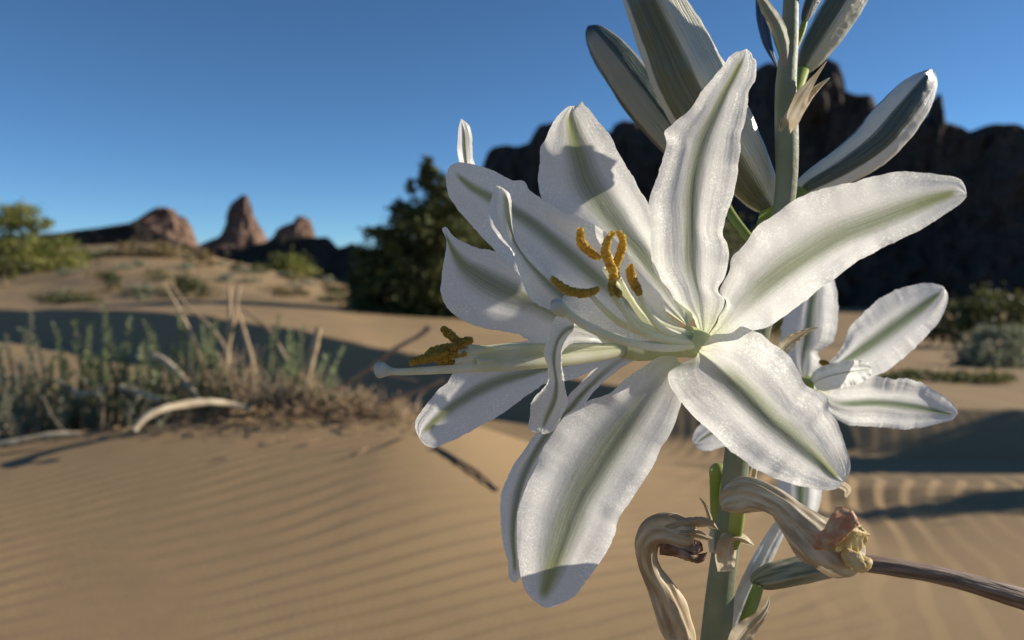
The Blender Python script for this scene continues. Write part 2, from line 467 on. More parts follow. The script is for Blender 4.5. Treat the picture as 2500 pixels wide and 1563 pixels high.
def ripples(x, y):
    r = np.hypot(x, y)
    wx = x + .075 * vn(x * 3.1, y * 3.1, 0, 41) + .022 * vn(x * 9, y * 9, 0, 42)
    wy = y + .075 * vn(x * 3.3, y * 2.9, 0, 43) + .022 * vn(x * 8, y * 10, 0, 44)
    # wind ripples: crests swing from rising-right on the left to running away on the right
    ph1 = (-.56 * (x * .5 + wx * .5) + .83 * (y * .5 + wy * .5)) / .038
    ph2 = (.93 * (x * .55 + wx * .45) - .36 * (y * .55 + wy * .45)) / (.060 + .010 * vn(x * .9, y * .9, 0, 48))
    def prof(p):
        t = p - np.floor(p)
        return np.where(t < .66, t / .66, (1 - t) / .34) - .5
    m = sstep(.12, .55, x - .12 * (y - 1.0) + .1 * vn(x * 2, y * 2, 0, 47))
    amp1 = .0040 * (.45 + .55 * sstep(-.6, .4, vn(x * 4.3, y * 4.3, 0, 45)))
    amp2 = (.0014 + .0050 * sstep(1.40, 1.75, y)) * (.20 + .80 * sstep(-.5, .4, vn(x * 2.0, y * 2.0, 0, 46)))
    smooth_top = 1 - .75 * np.exp(-(((x + .12) / .22) ** 2 + ((y - 1.38) / .25) ** 2))
    rp = (prof(ph1) * amp1 * (1 - m) * smooth_top + prof(ph2) * amp2 * m)
    return rp * sstep(4.2, 2.2, r) * sstep(.3, .6, r)

def build_ground():
    a = np.concatenate((np.linspace(-math.pi, -.75, 60, endpoint=False), np.linspace(-.75, -.6, 12, endpoint=False),
                        np.linspace(-.6, .6, 620, endpoint=False), np.linspace(.6, .75, 12, endpoint=False), np.linspace(.75, math.pi, 60, endpoint=False)))
    r = np.concatenate((np.geomspace(.04, .7, 26, endpoint=False), np.geomspace(.7, 4.2, 520, endpoint=False),
                        np.geomspace(4.2, 60, 240, endpoint=False), np.geomspace(60, 4000, 60)))
    A, R = np.meshgrid(a, r)
    x, y = R * np.sin(A), R * np.cos(A)
    z = ground_z(x, y) + ripples(x, y)
    n, m = A.shape
    V = np.stack((x, y, z), -1).reshape(-1, 3)
    Fc = grid_faces(n, m, True)
    zc = z[0].mean()
    V = np.vstack((V, [[0, 0, zc]]))
    j = np.arange(m); k = (j + 1) % m
    Fc = np.vstack((Fc[:, ::-1], np.stack((j, k, np.full(m, n * m), np.full(m, n * m)), -1)))
    # turn the centre fan into honest quads by pairing (validate removes the doubled corner)
    o = mesh_obj('sand_dunes', V, Fc, M['sand'], origin=np.zeros(3))
    tag(o, 'rippled tan desert sand rising into low dunes towards the hills', kind='structure')
build_ground()

def on_ground(px, d):
    x = (px - CX) / F * d
    return np.array((x, d, float(ground_z(np.array([x]), np.array([d]))[0])))

# ------------------------------------------------------------------ rock formations
def ridge(name, outline, dep, mat, label, cat, kind=None, base_drop=None, rough=1.0, slope=.55, n=260, m=70, seed=0, back=.8):
    """a solid ridge of rock: outline is (column, row) of its skyline; dep the depth at each end"""
    o = np.array(outline, float)
    px = np.linspace(o[0, 0], o[-1, 0], n)
    py = np.interp(px, o[:, 0], o[:, 1])
    d = np.interp(px, [o[0, 0], o[-1, 0]], dep)
    top = PA(np.stack((px, py, d), -1))
    gz = base_drop if base_drop is not None else -3.0
    hgt = np.maximum(top[:, 2] - gz, .5)
    s = np.linspace(-1, 1, m)                               # -1 front foot .. 0 crest .. 1 back foot
    V = np.zeros((m, n, 3))
    fwd = np.stack(((px - CX) / F, np.ones(n)), -1); fwd /= np.linalg.norm(fwd, axis=1)[:, None]
    for i, t in enumerate(s):
        q = abs(t)
        hh = 1 - np.where(q < .45, (q / .45) ** 2.2 * .45, .45 + (q - .45) / .55 * .55)
        off = (q ** 1.25) * hgt * (slope if t < 0 else back) * np.sign(t)
        dist = np.zeros(n)
        V[i, :, 0] = top[:, 0] + fwd[:, 0] * off
        V[i, :, 1] = top[:, 1] + fwd[:, 1] * off
        V[i, :, 2] = gz + hgt * hh
    sc = rough * float(np.median(hgt))
    fr = 5.0 / float(np.median(hgt))
    w = np.sin(np.linspace(0, math.pi, m))[:, None] * 1.0
    w = 1 - np.exp(-((s / .12) ** 2))[:, None]
    nz = fbm(V[..., 0] * fr, V[..., 1] * fr, V[..., 2] * fr * .35, 5, seed)
    nz2 = np.abs(fbm(V[..., 0] * fr * 2.2, V[..., 1] * fr * 2.2, V[..., 2] * fr * .5, 4, seed + 9))
    disp = (nz * .22 - nz2 * .18) * sc * w
    V[..., 1] += disp * np.where(s < 0, 1, -1)[:, None]
    V[..., 0] += disp * .25
    V[..., 2] += w * sc * .05 * fbm(V[..., 0] * fr * 3, V[..., 1] * fr * 3, V[..., 2] * fr, 3, seed + 5)
    Fc = grid_faces(m, n)
    return tag(mesh_obj(name, V.reshape(-1, 3), Fc, mat, smooth=False, origin=np.array((top[:, 0].mean(), top[:, 1].mean(), gz))), label, cat, kind=kind)

def butte(name, left, right, d, mat, label, seed=0, flat=.8, n=60, m=72):
    """a free-standing rock: left and right outlines as (row -> column), turned into rings"""
    l = np.array(left, float); r = np.array(right, float)
    y0, y1 = min(l[0, 1], r[0, 1]), max(l[-1, 1], r[-1, 1])
    ys = np.linspace(y0, y1, n)
    lx = np.interp(ys, l[:, 1], l[:, 0]); rx = np.interp(ys, r[:, 1], r[:, 0])
    c = (lx + rx) / 2 ; rad = (rx - lx) / 2 / F * d
    P = PA(np.stack((c, ys, np.full(n, d)), -1))
    ang = np.linspace(0, 2 * np.pi, m, endpoint=False)
    ca, sa = np.cos(ang), np.sin(ang)
    px_ = np.abs(ca) ** .75 * np.sign(ca); sx_ = np.abs(sa) ** .75 * np.sign(sa)
    x = P[:, 0][:, None] + rad[:, None] * px_[None]
    y = P[:, 1][:, None] + rad[:, None] * flat * sx_[None]
    z = P[:, 2][:, None] + 0 * x
    R = float(np.median(rad)); fr = 1.6 / R
    nz = fbm(x * fr, y * fr, z * fr * .35, 5, seed) - .8 * np.abs(fbm(x * fr * 1.7, y * fr * 1.7, z * fr * .3, 4, seed + 3)) + .1
    edge = 1 - np.abs(ca)[None] ** 6 * .7
    y = y + nz * R * .55 * -np.sign(sa)[None] * edge * -1
    x = x + nz * R * .18 * px_[None]
    V = np.stack((x, y, z), -1).reshape(-1, 3)
    Fc = grid_faces(n, m, True)
    V = np.vstack((V, P[:1])); j = np.arange(m); k = (j + 1) % m
    Fc = np.vstack((Fc, np.stack((j, k, np.full(m, n * m), np.full(m, n * m)), -1)))
    return tag(mesh_obj(name, V, Fc, mat, smooth=False, origin=np.array((P[-1, 0], d, P[-1, 2]))), label, 'rock formation')

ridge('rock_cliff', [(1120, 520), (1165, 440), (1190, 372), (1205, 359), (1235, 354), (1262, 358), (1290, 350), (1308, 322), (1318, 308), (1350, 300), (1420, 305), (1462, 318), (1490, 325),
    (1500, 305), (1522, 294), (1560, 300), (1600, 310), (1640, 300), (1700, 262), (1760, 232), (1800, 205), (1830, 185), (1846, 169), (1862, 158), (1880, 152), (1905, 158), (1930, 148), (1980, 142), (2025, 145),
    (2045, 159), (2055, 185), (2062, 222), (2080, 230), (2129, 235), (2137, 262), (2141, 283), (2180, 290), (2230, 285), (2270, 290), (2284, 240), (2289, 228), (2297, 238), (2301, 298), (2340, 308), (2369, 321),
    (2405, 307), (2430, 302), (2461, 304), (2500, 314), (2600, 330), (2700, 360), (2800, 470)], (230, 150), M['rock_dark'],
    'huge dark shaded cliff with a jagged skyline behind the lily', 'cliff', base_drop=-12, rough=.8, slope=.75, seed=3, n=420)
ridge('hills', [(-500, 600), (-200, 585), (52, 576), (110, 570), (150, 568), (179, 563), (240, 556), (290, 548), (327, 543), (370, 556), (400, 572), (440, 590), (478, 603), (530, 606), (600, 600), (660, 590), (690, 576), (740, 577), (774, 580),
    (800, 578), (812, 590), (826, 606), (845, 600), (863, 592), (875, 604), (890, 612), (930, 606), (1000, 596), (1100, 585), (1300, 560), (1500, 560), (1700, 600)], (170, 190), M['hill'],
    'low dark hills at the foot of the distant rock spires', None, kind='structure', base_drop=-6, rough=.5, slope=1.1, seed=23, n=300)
butte('rock_butte', [(392, 506), (376, 512), (350, 530), (327, 545), (310, 575), (300, 620)], [(400, 506), (420, 510), (432, 528), (450, 526), (462, 545), (472, 580), (480, 620)], 420, M['rock_brown'],
      'broad brown rock butte, left of the three distant rock formations', seed=51)
butte('rock_spire', [(590, 476), (578, 488), (569, 500), (561, 525), (554, 545), (543, 566), (532, 581), (500, 596), (478, 606), (460, 630)], [(600, 476), (608, 482), (617, 512), (624, 535), (632, 556), (640, 575), (647, 593), (652, 606), (660, 630)], 480, M['rock_brown'],
      'tall pointed rock spire, middle of the three distant rock formations', seed=61)
butte('rock_outcrop', [(730, 528), (724, 530), (717, 541), (692, 552), (674, 570), (655, 590), (640, 620)], [(740, 529), (752, 536), (762, 552), (770, 570), (776, 590), (780, 620)], 450, M['rock_brown'],
      'small rounded rock knob, right of the three distant rock formations', seed=71)

# ------------------------------------------------------------------ shrubs and dry plants
def leaf_cloud(C, size, rng, aspect=2.2, jitter=.5):
    """small folded leaves (two triangles sharing a rib as quads) at centres C"""
    n = len(C)
    d = rng.normal(size=(n, 3)); d[:, 2] = np.abs(d[:, 2]) * .8 + .1; d /= np.linalg.norm(d, axis=1)[:, None]
    u = rng.normal(size=(n, 3)); u -= d * (u * d).sum(1)[:, None]; u /= np.linalg.norm(u, axis=1)[:, None]
    L = size * (1 - jitter / 2 + jitter * rng.random(n))[:, None]; W = L / aspect
    c = np.asarray(C)
    V = np.stack((c - d * L / 2, c + u * W / 2, c + d * L / 2, c - u * W / 2), 1).reshape(-1, 3)
    Fc = np.arange(4 * n).reshape(-1, 4)
    return V, Fc

def branch(bag, p0, p1, r0, r1, rng, wob=.08, n=7, m=5):
    p0, p1 = np.asarray(p0, float), np.asarray(p1, float)
    t = np.linspace(0, 1, n)[:, None]; L = np.linalg.norm(p1 - p0)
    P = p0 * (1 - t) + p1 * t
    P[1:-1] += rng.normal(size=(n - 2, 3)) * L * wob * .4
    P += np.array((0, 0, 1.0)) * (np.sin(t * np.pi) * L * wob)
    V, Fc, U = tube_geo(P, np.linspace(r0, r1, n), m)
    bag.add(V, Fc, U)
    return P

def shrub(name, label, group, px, d, clumps, leaf, mat, seed, dens=1.0, cat='shrub', stem_mat='bark', depth=1.0):
    """clumps: (column, row, rx, ry, number of leaves) of the crown at depth d"""
    rng = np.random.default_rng(seed)
    b = on_ground(px, d)
    t = thing(name, b, label, cat, group)
    st, C = Bag(), []
    for (cx, cy, rx, ry, nl) in clumps:
        c = PT(cx, cy, d + rng.normal() * rx / F * d * .3)
        nl = int(nl * dens * 1.7)
        tip = c + np.array((0, 0, ry / F * d * .3))
        P = branch(st, b + (0, 0, -.01), tip, rx / F * d * .06 + .002, .0015 * max(1, d * .1), rng)
        k = max(4, nl // 45)
        sub = []
        for _ in range(k):
            v = rng.normal(size=3); v /= np.linalg.norm(v); v *= rng.random() ** .4
            e = c + v * np.array((rx, rx * depth, ry)) / F * d
            e[2] = max(e[2], b[2] + .02)
            branch(st, P[rng.integers(3, 7)], e, rx / F * d * .02 + .001, .001, rng, n=5, m=4)
            sub.append(e)
        sub = np.array(sub)
        i = rng.integers(0, len(sub), nl)
        spread = np.array((rx, rx * depth, ry)) / F * d * .40
        p = sub[i] + rng.normal(size=(nl, 3)) * spread * (.35 + rng.random((nl, 1)) * .65)
        p[:, 2] = np.maximum(p[:, 2], b[2] + .01)
        C.append(p)
    st.build('stem', M[stem_mat], t)
    V, Fc = leaf_cloud(np.vstack(C), leaf / F * d, rng)
    mesh_obj('foliage', V, Fc, M[mat], t, smooth=False)
    return t

shrub('creosote_bush', 'tall dark creosote bush behind the left lily flower', None, 1010, 9.0,
      [(885, 610, 24, 22, 90), (925, 565, 26, 24, 90), (975, 500, 22, 26, 80), (1010, 455, 16, 22, 60), (1090, 450, 18, 24, 60), (868, 690, 22, 30, 90), (862, 770, 26, 30, 120), (1040, 405, 14, 28, 120), (1048, 445, 22, 30, 200), (1068, 475, 36, 30, 300), (1040, 510, 50, 35, 420), (1100, 520, 60, 45, 500), (1000, 545, 40, 30, 320), (1050, 570, 80, 45, 800), (960, 595, 45, 35, 420), (1110, 600, 80, 60, 900),
       (915, 640, 42, 40, 420), (990, 640, 80, 50, 900), (900, 700, 40, 50, 500), (960, 710, 80, 60, 1100), (1050, 690, 100, 60, 1100), (1140, 700, 100, 70, 900), (895, 760, 40, 45, 500), (950, 790, 80, 45, 1000), (1050, 790, 110, 50, 1100), (1150, 790, 100, 50, 800), (1210, 640, 70, 70, 600), (1220, 750, 80, 70, 600)],
      17, 'leaf_dark', 101)
shrub('creosote_bush', 'yellow green creosote bush on the sand at the left edge', None, 60, 22.0,
      [(40, 525, 50, 28, 420), (90, 545, 30, 20, 160), (10, 560, 60, 40, 420), (60, 610, 110, 35, 900), (150, 620, 60, 40, 500), (10, 640, 90, 35, 600), (110, 650, 80, 25, 420), (190, 665, 40, 20, 160)],
      12, 'leaf_yellow', 102)
shrub('desert_shrub', 'dark low shrub under the yellow green bush at the left edge', None, 15, 17.0, [(15, 655, 45, 22, 300), (-40, 650, 60, 30, 300)], 11, 'leaf_dark', 103)
shrub('desert_shrub', 'round yellow shrub below the distant rock knob', None, 700, 34.0, [(700, 645, 45, 26, 420), (735, 655, 40, 22, 300), (665, 655, 30, 18, 200)], 10, 'leaf_yellow', 104)
shrub('desert_shrub', 'wide straw coloured brush below the distant rock butte', None, 390, 26.0,
      [(300, 620, 50, 15, 260), (360, 612, 60, 20, 360), (430, 615, 55, 18, 320), (340, 635, 45, 12, 200), (480, 628, 30, 12, 140)], 10, 'leaf_straw', 105)
shrub('desert_shrub', 'small dark shrub on the sunlit dune, left of the others', None, 274, 14.0, [(274, 683, 22, 15, 260)], 9, 'leaf_far', 106)
shrub('desert_shrub', 'dark rounded shrub on the sunlit dune near the tall dry stems', None, 455, 12.0, [(455, 695, 33, 26, 420), (478, 705, 25, 18, 200)], 9, 'leaf_far', 107)
shrub('desert_shrub', 'grey green low shrub between two darker shrubs on the dune', None, 350, 12.5, [(350, 705, 34, 16, 260), (385, 718, 25, 12, 140)], 9, 'leaf_grey', 108)
shrub('desert_shrub', 'long flat dark brush along the dune at far left', None, 170, 9.6, [(120, 728, 40, 14, 240), (180, 735, 50, 14, 300), (235, 742, 28, 12, 160)], 10, 'leaf_far', 109)
shrub('desert_shrub', 'tiny shrub on the bare dune right of the dry stems', None, 690, 13.0, [(690, 723, 18, 9, 160)], 8, 'leaf_far', 110)
shrub('desert_shrub', 'small dark shrub on the dune just left of the tall creosote bush', None, 830, 11.0, [(830, 745, 26, 20, 260), (800, 765, 24, 16, 180)], 9, 'leaf_far', 111)
shrub('desert_shrub', 'low pale brush beyond the dune crest, behind the dry stems', None, 570, 16.0, [(560, 680, 26, 12, 130), (610, 690, 22, 10, 110)], 8, 'leaf_grey', 119)
shrub('desert_shrub', 'bushy green shrub on the sand at the right edge', None, 2420, 7.0,
      [(2400, 870, 60, 45, 700), (2440, 910, 60, 50, 700), (2370, 930, 40, 40, 360), (2480, 860, 40, 50, 420), (2420, 820, 40, 25, 260)], 13, 'leaf_grey', 112)
shrub('creosote_bush', 'dim olive bush beneath the cliff at right, behind the bushy green shrub', None, 2380, 11.0,
      [(2340, 770, 70, 35, 500), (2420, 745, 60, 40, 500), (2480, 790, 60, 40, 450), (2300, 810, 60, 25, 320), (2390, 800, 80, 30, 420), (2560, 760, 80, 50, 500)], 13, 'leaf_dark', 113)
shrub('desert_shrub', 'dark low brush under the rear lily flower at right', None, 2240, 4.6, [(2180, 935, 50, 14, 200), (2250, 965, 70, 20, 320), (2340, 975, 60, 22, 300), (2430, 985, 50, 18, 200)], 12, 'leaf_dark', 114)
shrub('creosote_bush', 'dark bush seen between the lily stem and the big bud', None, 1820, 12.0, [(1790, 600, 60, 60, 400), (1850, 700, 70, 70, 500), (1760, 740, 60, 60, 400), (1900, 780, 60, 40, 300)], 13, 'leaf_dark', 115)

rs = np.random.default_rng(77)
LAND = [(230, 'near the yellow green bush at the left edge'), (330, 'below the sloping dark hill'), (430, 'below the distant rock butte'), (520, 'in the gap between butte and spire'), (610, 'below the distant rock spire'),
        (680, 'between the spire and the rounded outcrop'), (760, 'below the small rounded rock outcrop'), (860, 'just left of the tall dark creosote bush')]
seen_ = set()
for k in range(170):
    d_ = float(rs.uniform(9.5, 32)); px_ = float(rs.uniform(150, 855)); g_ = on_ground(px_, d_)
    py_ = YH + (H - g_[2]) / d_ * F
    w_ = float(rs.uniform(16, 36)) * 14 / (d_ + 4)
    hue = ('grey green', 'straw coloured', 'dull green')[k % 3]
    lab = 'tiny %s scrub, %s dune, %s' % (hue, 'near' if d_ < 14 else 'middle' if d_ < 21 else 'far', next(t for c, t in LAND if px_ < c))
    if lab in seen_ or len(seen_) >= 52: continue
    seen_.add(lab)
    shrub('desert_scrub', lab, 'tiny scrub clumps dotted over the sunlit dunes', px_, d_,
          [(px_, py_ - w_ * .5, w_ * 1.4, w_ * .55, 90), (px_ + w_, py_ - w_ * .35, w_, w_ * .4, 50)], 7, ('leaf_grey', 'leaf_straw', 'leaf_far')[k % 3], 400 + k)

def herb(label, stems, seed, mat='leaf', leaf=21):
    """leafy herb: each stem (base column, base row, tip column, tip row, depth)"""
    rng = np.random.default_rng(seed)
    b = on_ground(np.mean([s[0] for s in stems]), stems[0][4])
    t = thing('sage_plant', b, label, 'plant', 'leafy plants on the sand mound')
    st, C = Bag(), []
    LV, LF, nn = [], [], 0
    for q in list(stems):                         # shorter side shoots at the foot
        for _ in range(3):
            bx = q[0] + rng.normal() * 22; ty = min(970, q[3] + 40 + abs(rng.normal()) * 60)
            stems = stems + [(bx, 0, bx + (q[2] - q[0]) * .6 + rng.normal() * 26, ty, q[4] + rng.normal() * .06)]
    for (bx, tx, ty, d) in [(s[0], s[2], s[3], s[4]) for s in stems]:
        g = on_ground(bx, d); g[2] -= .01
        e = PT(tx, ty, d + rng.normal() * .03)
        n = 16; tt = np.linspace(0, 1, n)[:, None]
        P = g * (1 - tt) + e * tt + np.sin(tt * np.pi) * rng.normal(size=3) * .012
        V, Fc, U = tube_geo(P, np.linspace(.0024, .0009, n), 5); mesh_obj('stem', V, Fc, M['bark'], t, U)
        L = np.linalg.norm(e - g); k = int(L / .0026)
        ax = (e - g) / L
        for q in range(k):
            s = .12 + .88 * (q + rng.random()) / k
            p = g * (1 - s) + e * s + np.sin(s * np.pi) * (P[n // 2] - (g + e) / 2)
            a = rng.random() * 6.283
            o = np.array((math.cos(a), math.sin(a), .55 + .5 * s)); o /= np.linalg.norm(o)
            l = leaf / F * d * (.6 + .7 * rng.random()) * (1.15 - .5 * s) ; w = l * .46
            sd = np.cross(o, ax); sd /= np.linalg.norm(sd) + 1e-9
            up = np.cross(sd, o)
            LV += [p, p + o * l * .45 + sd * w / 2 + up * l * .06, p + o * l, p + o * l * .45 - sd * w / 2 + up * l * .06]
            LF.append((nn, nn + 1, nn + 2, nn + 3)); nn += 4
    mesh_obj('foliage', np.array(LV), np.array(LF), M[mat], t, smooth=False)
    return t

def stems(lst, d): return [(b, 0, tx, ty, d + dd) for (b, tx, ty, dd) in lst]
herb('sparse leafy plant with two pale shoots at far left of the sand mound', stems([(30, 14, 818, 0), (85, 75, 764, .05), (60, 45, 880, .0), (10, -10, 860, .05), (95, 110, 905, -.05), (-40, -50, 800, .1)], 1.9), 201, 'leaf_grey')
herb('thin leafy plant standing before the sunlit sand patch, second plant from the left', stems([(140, 132, 795, .05), (190, 180, 786, 0), (170, 215, 850, -.03), (150, 155, 880, -.06)], 1.88), 202)
herb('bushy leafy plant of many upright shoots, behind the arched dead branch', stems([(255, 252, 750, .05), (300, 296, 845, -.08), (320, 318, 782, .02), (345, 350, 782, 0), (280, 270, 830, .0), (340, 372, 850, -.03), (240, 225, 870, -.05), (360, 395, 880, -.05), (310, 335, 880, -.1), (270, 250, 905, -.1)], 1.9), 203)
herb('leafy plant entangled with tall dry stems on the middle of the mound', stems([(450, 441, 764, .05), (495, 498, 800, .0), (525, 530, 786, .03), (470, 465, 830, -.05), (510, 515, 850, -.05), (440, 425, 850, 0), (540, 560, 860, -.02), (480, 490, 890, -.1), (550, 590, 900, -.05)], 1.9), 204)
herb('leafy plant at the right end of the mound, beside a straw stalk', stems([(690, 682, 773, .05), (720, 710, 805, .0), (735, 737, 800, .05), (770, 841, 850, 0), (750, 800, 870, -.03), (700, 668, 830, -.03), (745, 760, 850, -.02), (725, 725, 860, -.08), (790, 820, 905, -.04)], 1.9), 205)
herb('low dark leafy plant sprawling in shade behind the left dune slope', stems([(60, 40, 925, -.15), (110, 100, 935, -.15), (160, 150, 930, -.15), (210, 205, 925, -.15), (250, 240, 940, -.18), (300, 305, 935, -.16), (20, 0, 930, -.15), (340, 350, 925, -.12), (380, 395, 915, -.1)], 1.9), 206, 'leaf_grey', 19)

def twig(name, label, pts, mat='twig', group='dead twigs on the sand mound', forks=(), cat='twig'):
    """pts rows (column, row, depth, radius px)"""
    a = np.array(pts, float)
    for q in a:                                     # nothing sinks into the sand
        p_ = PT(*q[:3]); g_ = float(ground_z(p_[:1], p_[1:2])[0]) + q[3] / F * q[2] * .7
        if p_[2] < g_: q[1] = YH - (g_ - H) / q[2] * F
    pts = a
    b = Bag()
    V, Fc, U = px_tube(pts, max(14, 6 * len(pts)), 7, lambda s, g: 1 + .16 * vn(s * 19 + a[0, 0], g * 0 + 1.3) + .05 * np.cos(3 * g)); b.add(V, Fc, U)
    for f in forks:
        V, Fc, U = px_tube(f, 14, 6); b.add(V, Fc, U)
    o = b.build(name, M[mat], origin=PT(*a[0, :3]))
    return tag(o, label, cat, group)

twig('dead_branch', 'pale arched dead branch bending down onto the sand mound', [(326, 1052, 1.50, 9), (352, 1022, 1.52, 9), (395, 1000, 1.55, 9), (450, 988, 1.60, 10), (510, 982, 1.64, 9), (560, 987, 1.68, 8), (620, 1003, 1.70, 7)], cat='branch')
twig('dead_branch', 'short bleached branch lying among leaves at left, left of the arched one', [(145, 930, 1.78, 5), (180, 955, 1.76, 7), (215, 964, 1.75, 8), (262, 950, 1.75, 7)], cat='branch')
twig('dead_branch', 'stubby tan branch pointing right, just above the left end of the arched one', [(295, 945, 1.74, 8), (330, 957, 1.73, 9), (365, 968, 1.72, 8), (390, 980, 1.72, 6)], cat='branch')
twig('dead_branch', 'bent tan branch rising to a blunt end above the arched one', [(375, 870, 1.80, 10), (400, 880, 1.79, 8), (430, 905, 1.78, 7), (455, 935, 1.77, 7), (480, 968, 1.76, 6), (495, 985, 1.76, 5)], cat='branch')
twig('dry_stem', 'tall dry stem leaning left, leftmost above the leafy plants', [(398, 690, 1.95, 3), (430, 745, 1.94, 4), (465, 815, 1.92, 5), (490, 890, 1.9, 5), (505, 960, 1.88, 5)], 'straw', 'tall dry stems on the mound', cat='stem')
twig('dry_stem', 'thin dry stem crossing behind others towards the centre of the mound', [(420, 695, 2.0, 3), (460, 750, 1.98, 3), (510, 795, 1.96, 4), (550, 850, 1.95, 4), (575, 930, 1.93, 4)], 'straw', 'tall dry stems on the mound', cat='stem')
twig('dry_stem', 'forked upright dry stem with two long prongs, tallest on the mound', [(558, 1000, 1.88, 7), (552, 900, 1.88, 7), (556, 850, 1.88, 7), (562, 780, 1.88, 6), (560, 700, 1.9, 4)], 'straw', 'tall dry stems on the mound', [[(556, 850, 1.88, 6), (572, 770, 1.87, 5), (585, 695, 1.86, 4)]], cat='stem')
twig('dry_stem', 'curved dry stem right of the forked tall one', [(640, 1000, 1.86, 7), (625, 930, 1.86, 7), (610, 860, 1.86, 6), (590, 790, 1.88, 5), (575, 740, 1.9, 3)], 'straw', 'tall dry stems on the mound', cat='stem')
twig('dry_stem', 'thin slanting dry stem in the shade, right of the forked tall one', [(560, 735, 2.05, 2.5), (620, 775, 2.03, 3), (660, 810, 2.0, 4), (700, 880, 1.96, 4)], 'straw', 'tall dry stems on the mound', cat='stem')
twig('straw_stalk', 'thick straw stalk standing at the right end of the leafy plants', [(778, 800, 1.80, 9), (768, 850, 1.80, 9), (750, 920, 1.80, 9), (738, 990, 1.80, 9), (728, 1040, 1.80, 7)], 'straw', 'tall dry stems on the mound', cat='stem')
twig('dead_twig', 'long reddish twig slanting up towards the lily stamens', [(1048, 800, 1.75, 8), (1020, 822, 1.75, 5), (960, 855, 1.76, 5), (900, 900, 1.78, 6), (850, 935, 1.8, 6), (790, 970, 1.82, 5)], 'red_twig', forks=[[(900, 900, 1.78, 4), (950, 915, 1.77, 3), (1020, 930, 1.75, 2)]])
twig('dead_twig', 'second reddish twig below the long one, reaching to the lower petal', [(1085, 925, 1.68, 5), (1040, 945, 1.69, 5), (980, 965, 1.7, 4), (915, 982, 1.7, 4)], 'red_twig', forks=[[(1060, 935, 1.68, 4), (1025, 965, 1.68, 4), (1010, 1010, 1.66, 3)]])
twig('dead_twig', 'dark stick lying on the sand below the left lily petals', [(1062, 1110, 1.50, 8), (1085, 1118, 1.49, 6), (1120, 1125, 1.46, 5), (1160, 1150, 1.43, 5), (1215, 1196, 1.38, 4)], 'bark')
twig('dead_branch', 'long pale branch lying at the foot of the left dune slope', [(-60, 1095, 1.52, 6), (40, 1078, 1.54, 8), (120, 1062, 1.56, 7), (200, 1058, 1.58, 5)], cat='branch')

def litter():
    rng = np.random.default_rng(33)
    bag = Bag()
    for i in range(900):
        px = rng.normal(800, 150) if rng.random() < .75 else rng.normal(560, 170)
        d = rng.normal(1.75, .09)
        if px > 1090 or px < 80: continue
        g = on_ground_fast(px, d)
        a = rng.random() * 6.28; l = .012 + .05 * rng.random() ** 1.5
        up = abs(rng.normal()) * .35 * (1.4 if 620 < px < 1000 else .6)
        v = np.array((math.cos(a), math.sin(a), up)); v /= np.linalg.norm(v)
        z0 = rng.random() ** 2 * (.035 if 560 < px < 1000 else .012)
        p0 = g + (0, 0, .002 + z0); p1 = p0 + v * l; mid = (p0 + p1) / 2 + rng.normal(size=3) * l * .12
        r = .0006 + .0012 * rng.random()
        V, Fc, U = tube_geo(np.array((p0, mid, p1)), [r, r * 1.1, r * .6], 4, cap=False); bag.add(V, Fc, U)
    o = bag.build('dry_litter', M['litter'])
    tag(o, 'heap of dry brown plant litter on top of the sand mound', 'litter', kind='stuff')
_cache = {}
def on_ground_fast(px, d):
    k = (round(px / 12), round(d / .02))
    if k not in _cache: _cache[k] = on_ground(k[0] * 12, k[1] * .02)[2]
    return np.array(((px - CX) / F * d, d, _cache[k]))
litter()

def straw_tuft(label, px, d, n, hgt, seed, spread=30):
    rng = np.random.default_rng(seed); b = on_ground(px, d)
    bag = Bag()
    for _ in range(n):
        p0 = b + np.array((rng.normal() * spread / F * d * .4, rng.normal() * .02, -.005))
        tip = p0 + np.array((rng.normal() * .35, rng.normal() * .3, 1.0)) * hgt * (.4 + .6 * rng.random())
        mid = (p0 + tip) / 2 + rng.normal(size=3) * hgt * .08
        V, Fc, U = tube_geo(spline(np.array((p0, mid, tip)), 7), np.linspace(.0014, .0005, 7), 4, cap=False); bag.add(V, Fc, U)
    tag(bag.build('straw_tuft', M['straw'], origin=b), label, 'dry grass', 'tufts of dry straw on the mound')
straw_tuft('dry straw tuft on the mound behind the right end of the arched branch', 640, 1.78, 110, .115, 301, 80)
straw_tuft('dry straw tuft at the foot of the thick straw stalk', 740, 1.77, 110, .11, 302, 70)
straw_tuft('low dry straw tuft below the long reddish twig', 850, 1.76, 110, .075, 303, 90)
straw_tuft('rightmost low dry straw tuft, close to the lower left petal', 960, 1.72, 80, .05, 304, 70)

straw_tuft('dry straw tuft among the leafy shoots, left of the forked tall dry stem', 505, 1.86, 90, .16, 305, 60)
straw_tuft('thin dry grass fan at the foot of the forked tall dry stem', 575, 1.84, 90, .17, 306, 40)
straw_tuft('dry straw tuft among bushy leafy shoots above the arched branch', 400, 1.86, 80, .13, 307, 80)
straw_tuft('dry straw at the far left end of the sand mound', 150, 1.84, 80, .10, 308, 120)

